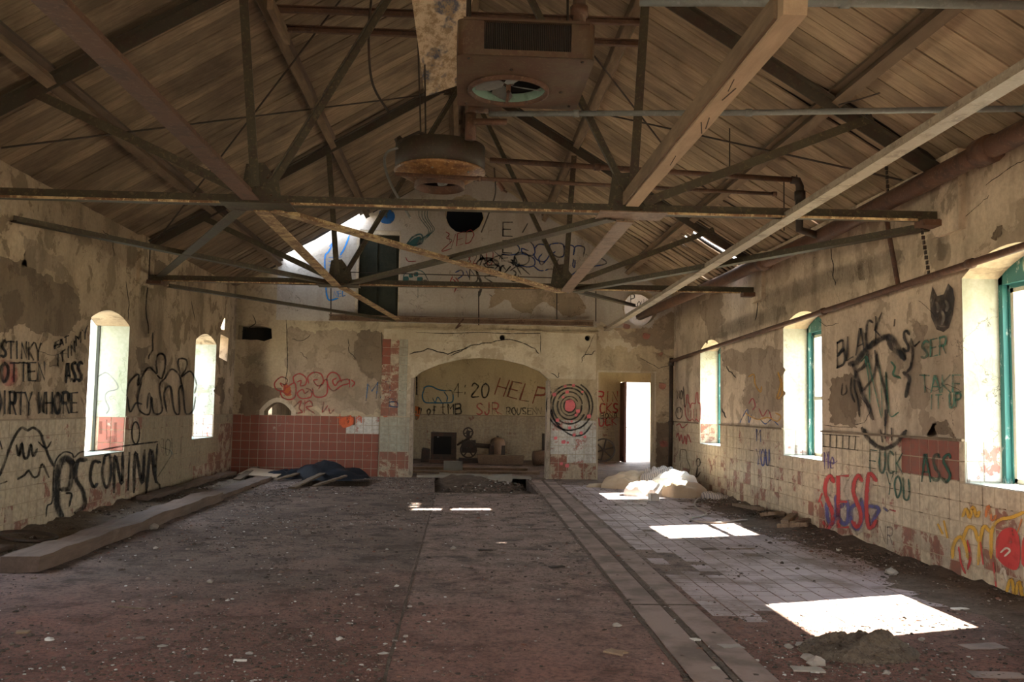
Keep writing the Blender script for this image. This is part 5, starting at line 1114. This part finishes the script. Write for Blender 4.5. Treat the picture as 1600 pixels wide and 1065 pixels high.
g.stroke([(862, 640), (866, 656), (878, 670), (895, 680), (912, 678), (925, 662)], 3)
g.done('black sprayed target rings on the pier right of the arch', K)
g = Spray('B', .040).fill([(884, 626), (894, 624), (899, 634), (893, 642), (883, 640)])
for (x, y, r) in ((883, 603), (896, 602), (910, 612), (880, 620), (903, 642), (871, 656), (893, 658), (890, 668), (897, 679), (914, 682), (908, 676), (866, 616), (886, 612), (920, 650), (900, 648), (880, 690), (886, 691), (877, 724), (885, 727)) and [(a, b, random.uniform(1.5, 3)) for a, b in ((883, 603), (896, 602), (910, 612), (880, 620), (903, 642), (871, 656), (893, 658), (890, 668), (897, 679), (914, 682), (908, 676), (866, 616), (886, 612), (920, 650), (900, 648), (880, 690), (887, 691), (877, 724), (886, 727), (868, 684), (881, 690))]:
    g.fill([(x-r, y-r*.8), (x+r, y-r), (x+r*.9, y+r), (x-r, y+r*.9)])
g.done('pink paint splashes on the target rings', (.72, .16, .17), .85)
Spray('B', .02).text('RIN', (1036, 650), (1040, 650), 3, 1).fill([(1030, 690), (1040, 688), (1044, 696), (1034, 698)]).fill([(1030, 597), (1040, 600), (1038, 608), (1030, 606)]).fill([(975, 505), (985, 508), (982, 514), (974, 512)]).fill([(1005, 520), (1016, 522), (1012, 530), (1004, 527)]).fill([(1026, 552), (1036, 550), (1033, 557)]).done('faint pink splashes on the far right of the end wall', (.5, .13, .10), .5)
# gable
BLU = (.02, .09, .30); OG = .016
g = Spray('B', OG)
g.fill([(593, 330), (603, 325), (614, 330), (617, 340), (610, 349), (597, 348), (591, 339)]); g.done('solid blue round face on the gable', (.015, .09, .27), .9)
g = Spray('B', OG)
for d in (0, 5, 10, 14): g.stroke([(655+d, 322), (655+d*.9, 338), (663+d*.8, 350), (669+d*.7, 358), (668+d*.3, 366), (656+d*.6, 374)], 1.2)
g.stroke([(634, 384), (645, 370), (658, 366), (660, 378), (650, 383), (634, 385)], 3).fill([(634, 384), (647, 372), (658, 370), (656, 381)]).done('dark teal comet with streaming tail lines', (.03, .10, .10), .85)
g = Spray('B', OG).stroke([(630, 440), (632, 428), (645, 422), (660, 424), (668, 436), (670, 442)], 1.6).stroke([(640, 438), (660, 440)], 1.6).stroke([(653, 450), (653, 465)], 1.6)
for (x, y, r) in ((634, 436, 4), (642, 430, 3), (650, 428, 3), (656, 437, 4), (664, 440, 3)): g.fill([(x-r, y-r), (x+r, y-r), (x+r, y+r), (x-r, y+r)])
g.done('teal mushroom drawing beside the upper door', (.03, .12, .12), .85)
Spray('B', OG).text('VED', (699, 388), (742, 376), 19, 1.8, .1).text('82', (730, 411), (748, 411), 13, 1.6).text('7:', (705, 412), (724, 411), 12, 1.6).stroke([(697, 362), (702, 366), (698, 372), (706, 376), (690, 392), (706, 388)], 1.6).stroke([(760, 395), (762, 412), (768, 412), (770, 393), (761, 394)], 1.6).stroke([(708, 436), (714, 444), (710, 456)], 2).stroke([(765, 460), (775, 466), (782, 455), (775, 450)], 2).stroke([(634, 402), (638, 408), (650, 408)], 1.6).done('thin red handwriting with the number 82 on the gable', (.30, .03, .03), .9)
g = Spray('B', OG).text('E', (786, 369), (806, 369), 22, 3).text('E', (786, 395), (804, 395), 20, 3).stroke([(817, 362), (824, 350)], 4).text('E', (784, 408), (800, 408), 10, 2.5).done('black capital letters on the gable below the round fan', K, .9)
g = Spray('B', OG)
for st in ([(550, 600), (640, 600), (700, 610), (720, 650), (690, 690), (620, 700), (560, 690)], [(700, 610), (740, 570), (820, 580), (860, 640), (850, 700), (760, 690), (740, 640), (800, 660)], [(690, 700), (760, 690), (850, 730), (860, 790), (800, 810), (700, 790)], [(860, 640), (900, 600), (980, 620), (1000, 690), (950, 760), (880, 740), (850, 690)], [(930, 690), (900, 730), (920, 790), (960, 760)], [(1000, 640), (1010, 600), (1120, 600), (1130, 700), (1080, 720), (1030, 690), (1050, 670)], [(1040, 720), (1060, 760), (1050, 790), (1080, 740)], [(1130, 620), (1200, 610), (1230, 640), (1220, 700), (1240, 620), (1320, 630), (1310, 710)], [(1220, 740), (1215, 800), (1230, 810), (1235, 750)], [(470, 650), (580, 750)], [(850, 800), (900, 840), (940, 845)], [(960, 842), (1000, 830), (1120, 835)], [(1450, 710), (1525, 775), (1380, 810)], [(1160, 850), (1200, 880), (1250, 850)], [(1290, 860), (1340, 850)], [(1090, 1040), (1150, 1055)], [(130, 860), (180, 840), (200, 880), (150, 920)], [(230, 850), (250, 900)], [(270, 840), (300, 880)]): g.stroke(Z(690, 280, 5.92, st), 2.4)
g.done('dark blue bubble letter outline across the gable', (.02, .045, .17), .9)
g = Spray('B', OG+.001)
for k in range(26):
    a = (random.uniform(745, 815), random.uniform(402, 436)); g.stroke([a, (a[0]+random.uniform(-12, 12), a[1]+random.uniform(-9, 9)), (a[0]+random.uniform(-16, 16), a[1]+random.uniform(-6, 14))], 2.4)
g.ring(762, 412, 17, 9, 3, 180, 360).ring(815, 404, 12, 10, 2).stroke([(745, 425), (752, 445), (748, 462)], 5).done('tangled black scribble over the middle of the gable', K, .8)
Spray('B', OG).stroke([(707, 432), (704, 440), (710, 446), (716, 440), (712, 434)], 2).done('small red ring around a blue dot on the gable', (.35, .05, .04), .85)
Spray('B', OG).text('MM', (878, 462), (905, 459), 8, 1.6).stroke([(882, 466), (900, 464), (886, 470), (896, 474), (888, 478)], 1.6).stroke([(903, 352), (910, 358), (916, 352), (921, 362)], 2).done('blue zigzag tag below the farther truss', (.03, .07, .22), .85)
LB = (.02, .22, .62)
g = Spray('B', OG).stroke([(524, 372), (514, 392), (508, 400), (508, 425), (512, 466), (528, 466)], 3).stroke([(546, 368), (538, 388), (532, 398)], 3)
for y in (402, 408, 414, 420, 426): g.stroke([(514, y), (521, y)], 2).stroke([(526, y), (534, y-1)], 2)
g.text('NEC', (522, 464), (541, 462), 9, 1.8).stroke([(515, 384), (526, 372)], 3).done('bright blue bottle outline on the sunlit left gable', LB, .9)
g = Spray('B', OG).stroke([(548, 358), (545, 364)], 2).done('short black tick on the sunlit left gable', K)
# far wall of the back room
Spray('F').text('4', (708, 619), (726, 619), 21, 2.6).text(':20', (722, 619), (768, 620), 21, 2.6).done('black painted 4:20 on the far wall seen through the arch', K)
Spray('F').text('in', (646, 646), (662, 646), 16, 2.6).text('of', (667, 647), (684, 647), 13, 2.6).text('tMB', (688, 646), (724, 646), 15, 2.8).done('black lettering in of tMB on the far wall', K)
Spray('F').stroke([(651, 590), (651, 615)], 5).done('black bar stroke at the left edge of the far wall', K)
Spray('F').stroke([(662, 606), (668, 603), (676, 604), (684, 608), (694, 610), (706, 611), (707, 627), (694, 629), (678, 629), (664, 628), (660, 618), (663, 607)], 2.4).stroke([(676, 622), (680, 628), (684, 620), (690, 628)], 1.8).stroke([(694, 612), (699, 620), (698, 627)], 2).done('blue cloud shaped outline tag on the far wall', (.02, .12, .2), .9)
Spray('F').text('HELP', (773, 615), (852, 633), 24, 3.6, .35).done('slanting brown red word HELP on the far wall', (.20, .045, .02), .95)
Spray('F').text('S', (745, 647), (757, 647), 17, 2.4).text('JR', (757, 647), (782, 647), 18, 2.4).stroke([(770, 640), (784, 647)], 2).done('red tag under the number on the far wall', (.42, .08, .06), .85)
Spray('F').text('ROUSENN', (792, 647), (848, 647), 10, 2, 0, 1).done('small black tag at the lower right of the far wall', K)
Spray('F').fill([(649, 634), (656, 637), (655, 652), (649, 655)]).done('orange smear at the left edge of the far wall', (.5, .12, .02), .7)
Spray('F').text('DRIN', (924, 626), (968, 627), 15, 2.8).text('DICKS', (918, 645), (968, 644), 14, 2.8).text('SUCK', (926, 666), (966, 663), 12, 2.4).done('red painted lines ending RIN, ICKS and CK beyond the right doorway', (.42, .03, .03), .85)
Spray('F').text('NBONA', (932, 654), (966, 651), 7, 1.6).done('small black tag between the red lines beyond the right doorway', K)
g = Spray('G').text('P', (986, 474), (994, 474), 14, 2).text('AS', (994, 498), (1010, 494), 10, 2.2).text('ONID', (996, 482), (1020, 472), 10, 1.6).stroke([(991, 458), (991, 464)], 2).done('black handwriting on the lit wall seen through the round hole', K)
# right wall
Spray('R').text('BLACK', (1309, 574), (1382, 524), 38, 4.5, 0, 1).text('S', (1411, 547), (1424, 552), 32, 5).stroke([(1424, 530), (1426, 550), (1423, 572), (1418, 580)], 5).stroke([(1398, 500), (1397, 508)], 5).stroke([(1430, 540), (1436, 534)], 5).done('black sprayed words BLACK and a crooked S', K, .85)
g = Spray('R').stroke([(1328, 568), (1338, 566), (1348, 552), (1360, 540), (1376, 530), (1390, 526), (1402, 540), (1412, 560)], 10)
for st, w_ in (([(190, 500), (210, 560), (240, 660), (270, 720), (295, 795)], 7), ([(200, 530), (195, 620), (215, 700), (222, 780)], 4), ([(270, 430), (250, 500), (210, 530)], 6), ([(380, 345), (400, 400), (440, 430), (470, 460)], 9), ([(470, 540), (500, 570), (490, 620), (480, 670)], 7), ([(310, 420), (330, 520), (360, 620), (375, 720), (365, 830)], 5), ([(370, 540), (372, 640), (380, 760)], 4), ([(240, 850), (280, 915), (350, 960), (420, 935), (480, 865)], 8), ([(340, 860), (350, 920)], 5), ([(400, 850), (402, 910)], 5), ([(366, 750), (366, 900)], 5), ([(130, 600), (125, 660), (150, 650), (150, 610)], 3), ([(180, 570), (175, 640), (195, 700)], 4), ([(320, 440), (300, 560), (240, 640)], 4)): g.stroke(Z(1280, 430, 3.55, st), w_)
g.done('big black sprayed figure like an anchor under an arch', K, .8)
g = Spray('R', .0165)
for st, w_ in (([(255, 460), (275, 580), (280, 700)], 2.4), ([(265, 450), (310, 640), (345, 790)], 2.4), ([(335, 500), (345, 640), (350, 780)], 2), ([(370, 540), (380, 680), (395, 780), (440, 760)], 2.6), ([(230, 480), (265, 450), (285, 520)], 2), ([(400, 480), (420, 510), (410, 550), (450, 570)], 4)): g.stroke(Z(1280, 430, 3.55, st), w_)
g.done('thin green lines inside the black anchor figure', (.02, .12, .07), .8)
g = Spray('R').stroke([(1286, 678), (1342, 682)], 3).stroke([(1286, 697), (1340, 703)], 3)
for k in range(6): g.stroke([(1287+k*10, 679+k*.7), (1287+k*9.7, 697+k*.8)], 3.2)
g.done('black comb of six bars right of the second window', K, .85)
g = Spray('R', .0145).fill(Z(1280, 430, 3.55, [(612, 140), (628, 60), (655, 115), (690, 105), (715, 45), (740, 70), (752, 130), (742, 220), (720, 290), (690, 315), (650, 300), (620, 230)]), False); g.done('dark grey sprayed animal head with pointed ears', (.025, .022, .022), .78)
g = Spray('R', .0155)
for st in ([(650, 150), (660, 180), (655, 200)], [(700, 140), (715, 170), (705, 195)], [(680, 200), (690, 230), (680, 270)], [(660, 280), (700, 285)]): g.stroke(Z(1280, 430, 3.55, st), 4)
g.done('lighter eyes and muzzle on the animal head', (.25, .2, .15), .5)
Spray('R').text('SER', (1440, 560), (1482, 550), 26, 4.5).text('TAKE', (1438, 612), (1506, 612), 26, 4.5).text('IT UP', (1452, 638), (1504, 634), 20, 4).done('green sprayed words TAKE IT UP beside the biggest window', (.04, .15, .10), .75)
Spray('R').text('FUCK', (1360, 735), (1414, 741), 32, 3.6, 0, 1).text('YOU', (1385, 770), (1424, 782), 32, 3.6, 0, 1).text('ASS', (1440, 750), (1490, 753), 42, 5.5, 0, 1).done('dark green words YOU and ASS with a curse on the painted tiles', (.015, .07, .045), .85)
Spray('R').text('Me', (1288, 732), (1306, 730), 26, 2.6).stroke([(1292, 706), (1294, 730)], 2.4).stroke([(1300, 726), (1308, 720)], 2).done('purple tag under the comb of black bars', (.10, .06, .20), .8)
Spray('R').text('Mb', (1182, 688), (1200, 692), 18, 2.4).text('YOU', (1182, 726), (1204, 726), 24, 2.8).done('blue tag left of the second right window', (.05, .07, .22), .8)
# red and blue letters
SX = [(1289, 745), (1312, 741), (1330, 743), (1353, 742)]
g = Spray('R', .0145)
for st in ([(1295, 757), (1290, 775), (1300, 785)], [(1318, 746), (1312, 770), (1326, 776)], [(1334, 748), (1328, 772), (1342, 778)], [(1358, 748), (1352, 780), (1362, 800)], [(1296, 800), (1302, 818), (1306, 800)], [(1316, 800), (1320, 822), (1326, 795)], [(1334, 800), (1340, 828), (1348, 800)]): g.stroke(st, 18)
g.done('pale outline halo around the red and blue letters', (.5, .40, .30), .8)
RL = (.42, .05, .045)
g = Spray('R', .0165).text('SESC', (1288, 824), (1376, 822), 80, 8, 0, .5, .3).stroke([(1280, 782), (1284, 772)], 6).stroke([(1283, 784), (1285, 790)], 5).stroke([(1391, 796), (1398, 798)], 5)
g.done('tall red bubble letters SESC on the painted tiles', RL, .95)
g = Spray('R', .0165)
for st in ([(1306, 776), (1307, 800), (1300, 818), (1293, 810), (1291, 788)], [(1324, 784), (1326, 800), (1322, 818), (1312, 812), (1310, 795), (1318, 788)], [(1346, 780), (1348, 805), (1340, 826), (1331, 815), (1330, 795), (1338, 786)], [(1354, 790), (1373, 794), (1366, 808), (1359, 824), (1354, 800)], [(1382, 794), (1386, 797)]): g.stroke(st, 8)
g.done('blue lower halves sprayed over the tall red letters', (.09, .08, .19), .9)
Spray('R').text('NR', (1375, 848), (1398, 850), 26, 2.6).done('faint blue grey tag right of the bubble letters', (.09, .09, .14), .55)
YEL = (.58, .32, .04)
g = Spray('R', .0145)
for st in ([(1488, 870), (1490, 850), (1500, 838), (1508, 850), (1512, 872)], [(1505, 840), (1512, 824), (1522, 826), (1528, 845)], [(1528, 880), (1532, 840), (1538, 822), (1546, 830)], [(1548, 870), (1550, 828), (1562, 812), (1580, 808), (1600, 800)], [(1504, 805), (1510, 795), (1515, 808), (1520, 792), (1526, 806), (1530, 800)], [(1475, 815), (1480, 838)], [(1466, 820), (1472, 832)], [(1572, 925), (1580, 905), (1586, 930), (1592, 908), (1598, 935)], [(1575, 938), (1600, 940)]): g.stroke(st, 7)
g.done('yellow letters and flames at the right edge of the wall', YEL, .85)
g = Spray('R', .0155).fill([(1556, 870), (1556, 845), (1566, 828), (1582, 824), (1592, 838), (1594, 870), (1588, 890), (1570, 884)], True).fill([(1596, 880), (1597, 845), (1606, 838), (1606, 890)]).stroke([(1512, 845), (1516, 870), (1512, 888)], 5).stroke([(1498, 855), (1502, 880), (1508, 895)], 4).stroke([(1532, 848), (1536, 880)], 5).stroke([(1552, 880), (1556, 915)], 6).done('red filled shapes inside the yellow letters', (.46, .045, .04), .9)
Spray('R', .0165).stroke([(1564, 862), (1572, 856), (1578, 860), (1570, 868)], 4).stroke([(1563, 895), (1568, 888), (1572, 905)], 6).done('pale blots on the red shapes', (.6, .5, .38), .8)
Spray('R').stroke([(1540, 806), (1544, 790), (1550, 812), (1556, 806)], 6).stroke([(1596, 812), (1590, 830)], 5).done('orange strokes above the red shapes', (.55, .17, .04), .8)
g = Spray('R')
for st in ([(1226, 0), (1226, 1)],): pass
g = Spray('R', .006).stroke([(1170, 588), (1178, 585), (1180, 600), (1188, 612), (1190, 604)], 3).stroke([(1216, 582), (1220, 600), (1214, 622), (1222, 615), (1220, 590)], 4).stroke([(1165, 645), (1172, 650), (1185, 655), (1200, 652), (1214, 658), (1220, 650), (1212, 645)], 2.4).done('orange and yellow paint marks left of the second right window', (.55, .28, .06), .8)
Spray('R', .006).stroke([(1170, 630), (1176, 622), (1180, 634), (1176, 640)], 2).stroke([(1186, 638), (1192, 650), (1200, 640), (1206, 655)], 2).done('thin red scribble left of the second right window', (.36, .04, .05), .8)
Spray('R', .006).stroke([(1156, 660), (1162, 648), (1168, 640), (1170, 660), (1174, 648)], 1.8).stroke([(1188, 655), (1196, 662), (1206, 655), (1216, 664)], 2).done('thin blue scribble left of the second right window', (.04, .09, .25), .8)
g = Spray('R')
for st in ([(340, 180), (350, 140), (352, 85), (362, 85), (366, 140), (375, 145), (380, 180), (390, 145), (410, 145), (420, 140), (426, 70), (436, 70), (440, 140), (455, 150), (455, 260), (440, 280), (425, 262), (410, 280), (395, 262), (380, 275), (360, 265), (345, 230), (340, 180)], [(385, 200), (385, 250)], [(405, 190), (405, 255)], [(428, 190), (430, 250)], [(362, 185), (365, 240)]): g.stroke(Z(1000, 600, 4.84, st), 1.6)
for st in ([(275, 310), (300, 300), (320, 330), (360, 300)], [(275, 400), (290, 370), (300, 430), (310, 380), (325, 450), (340, 390), (350, 455), (360, 380), (385, 440)]): g.stroke(Z(1000, 600, 4.84, st), 1.8)
g.done('red outlined hand shape left of the first right window', (.42, .05, .05), .85)
g = Spray('R').ring(1061, 645, 5, 9, 1.4).stroke([(1059, 639), (1059, 644)], 2.4).stroke([(1063, 638), (1063, 643)], 2.4).text('NO', (1058, 622), (1068, 622), 12, 2).stroke([(1068, 604), (1069, 628), (1070, 636)], 2).done('small black smiling face in the far right corner', K, .85)
Spray('R').stroke([(1062, 720), (1063, 704), (1066, 702), (1072, 704), (1073, 716)], 1.5).stroke([(1062, 735), (1064, 722)], 1.5).stroke([(1073, 716), (1078, 730), (1076, 738)], 1.5).done('dark green outline drawing low in the far right corner', (.02, .09, .05), .7)
Spray('R').ring(1091, 722, 3, 6, 2).stroke([(1090, 730), (1088, 745), (1094, 738)], 3).done('black squiggle on the tiles below the first right window', K, .75)
# ------------------------------------------------------------------ cracks and damp stains in the plaster
def crack(wall, pts, w_, label=None, off=None):
    q = []
    for a, b in zip(pts[:-1], pts[1:]):
        for k in range(4): t = k/4; q.append((a[0]+(b[0]-a[0])*t+random.uniform(-1.2, 1.2), a[1]+(b[1]-a[1])*t+random.uniform(-1.2, 1.2)))
    q.append(pts[-1]); o = Spray(wall, off if off is not None else .003).stroke(q, w_, False); return obj_from('crack', o.v, o.f, paint((.02, .013, .008), .95), WP[wall], uvs=o.uv)
for p, w_ in (([(705, 556), (735, 540), (760, 536), (790, 530), (815, 534), (835, 545), (842, 552)], 1.8), ([(650, 520), (845, 520), (845, 552)], 1.2), ([(640, 552), (668, 545), (700, 552), (735, 541)], 2), ([(908, 565), (912, 555), (925, 552), (930, 548)], 1.4), ([(862, 582), (872, 590), (873, 582)], 1.4), ([(853, 518), (930, 520), (912, 560)], 1)): crack('B', p, w_, off=.036)
for p, w_ in (([(448, 500), (449, 560), (446, 600)], 1.4), ([(455, 530), (475, 532), (485, 522)], 1), ([(470, 550), (480, 560)], 1), ([(543, 528), (546, 550), (556, 560)], 1.2), ([(597, 520), (597, 645)], 1.6), ([(1018, 508), (1035, 538)], 1.2), ([(380, 518), (400, 505), (395, 492)], 1.5), ([(1000, 560), (1030, 575), (1048, 570)], 1)): crack('B', p, w_, off=.017)
for p, w_ in (([(232, 372), (236, 400), (232, 432), (228, 470), (232, 520)], 2), ([(198, 440), (202, 470), (200, 500)], 1.4), ([(60, 547), (80, 555), (105, 552)], 1), ([(240, 520), (238, 545), (232, 560)], 3), ([(160, 360), (175, 372), (178, 400)], 1.3), ([(300, 470), (304, 500)], 1), ([(20, 500), (60, 496), (110, 515)], 1)): crack('L', p, w_)
for p, w_ in (([(1296, 355), (1300, 395), (1302, 430), (1305, 445)], 1.6), ([(1186, 415), (1184, 470), (1180, 500)], 1.6), ([(1130, 560), (1136, 575), (1150, 590)], 2), ([(1128, 640), (1134, 652)], 3), ([(1280, 500), (1290, 510), (1310, 505)], 1), ([(1435, 470), (1450, 480), (1460, 495)], 1), ([(1440, 600), (1460, 612), (1480, 600), (1500, 610)], 1), ([(1345, 620), (1360, 640), (1350, 660)], 1.2), ([(1540, 290), (1580, 260), (1600, 250)], 1.4), ([(1500, 345), (1530, 320), (1545, 305)], 1.2), ([(1286, 664), (1320, 668), (1350, 660)], 1.2)): crack('R', p, w_)
def stain(wall, pts, w_, label, col=(.04, .032, .024), dens=.3):
    o = Spray(wall, .0035); o.stroke(pts, w_, True); return o.done(label, col, dens, 'stain')
stain('R', [(1200, 470), (1250, 452), (1310, 430), (1360, 418), (1400, 402)], 34, 'soft dark damp streak above the thin pipe')
stain('R', [(1120, 520), (1180, 500), (1220, 488)], 26, 'soft dark damp streak near the far right windows')
stain('R', [(1340, 380), (1346, 430)], 22, 'dark run below the roof truss'); stain('R', [(1470, 300), (1476, 350), (1470, 400)], 20, 'dark run below the bearing of the nearer truss')
stain('L', [(232, 420), (225, 470), (228, 520)], 20, 'dark run below the left bearing of the farther truss'); stain('L', [(20, 470), (70, 500), (110, 480)], 40, 'broad dark damp patch on the left wall')
stain('L', [(60, 690), (62, 760)], 30, 'dusty dark patch on the left tiles', (.08, .05, .03), .35); stain('L', [(175, 690), (180, 720)], 26, 'brown smear on the left tiles', (.14, .05, .03), .4)
stain('B', [(400, 520), (402, 600), (398, 640)], 40, 'dark damp patch on the far left of the end wall'); stain('B', [(655, 565), (650, 600), (648, 640)], 14, 'grime down the left arch side')
for k in range(64):
    x = random.uniform(1140, 1590); u0 = random.uniform(0, 1); yb = 690+(x-1500)*.064+random.uniform(30, 60)+(x-1290)*.12
    stain('R', [(x, yb), (x+random.uniform(-1, 1), yb+random.uniform(18, 55))], random.uniform(4, 12), 'rust coloured run on the painted tiles', (.20, .08, .04), .5)
for k in range(14):
    x = random.uniform(15, 340); stain('L', [(x, 656+random.uniform(0, 8)), (x, 672+random.uniform(0, 30))], random.uniform(4, 11), 'rust coloured run on the painted tiles', (.16, .07, .035), .5)

def place3():
    x, y = m0.x+RS.uniform(-.75, .6), m0.y+RS.uniform(-.55, .35); u, v = (x-m0.x)/.4, (y-m0.y)/.3
    return x, y, .002+.085*max(0, 1-u*u-v*v)**.8, .006*math.exp(RS.normal(0, .6))
scatter('mound_rubble', 900, place3, 'crumbs and pebbles on and around the debris mound')
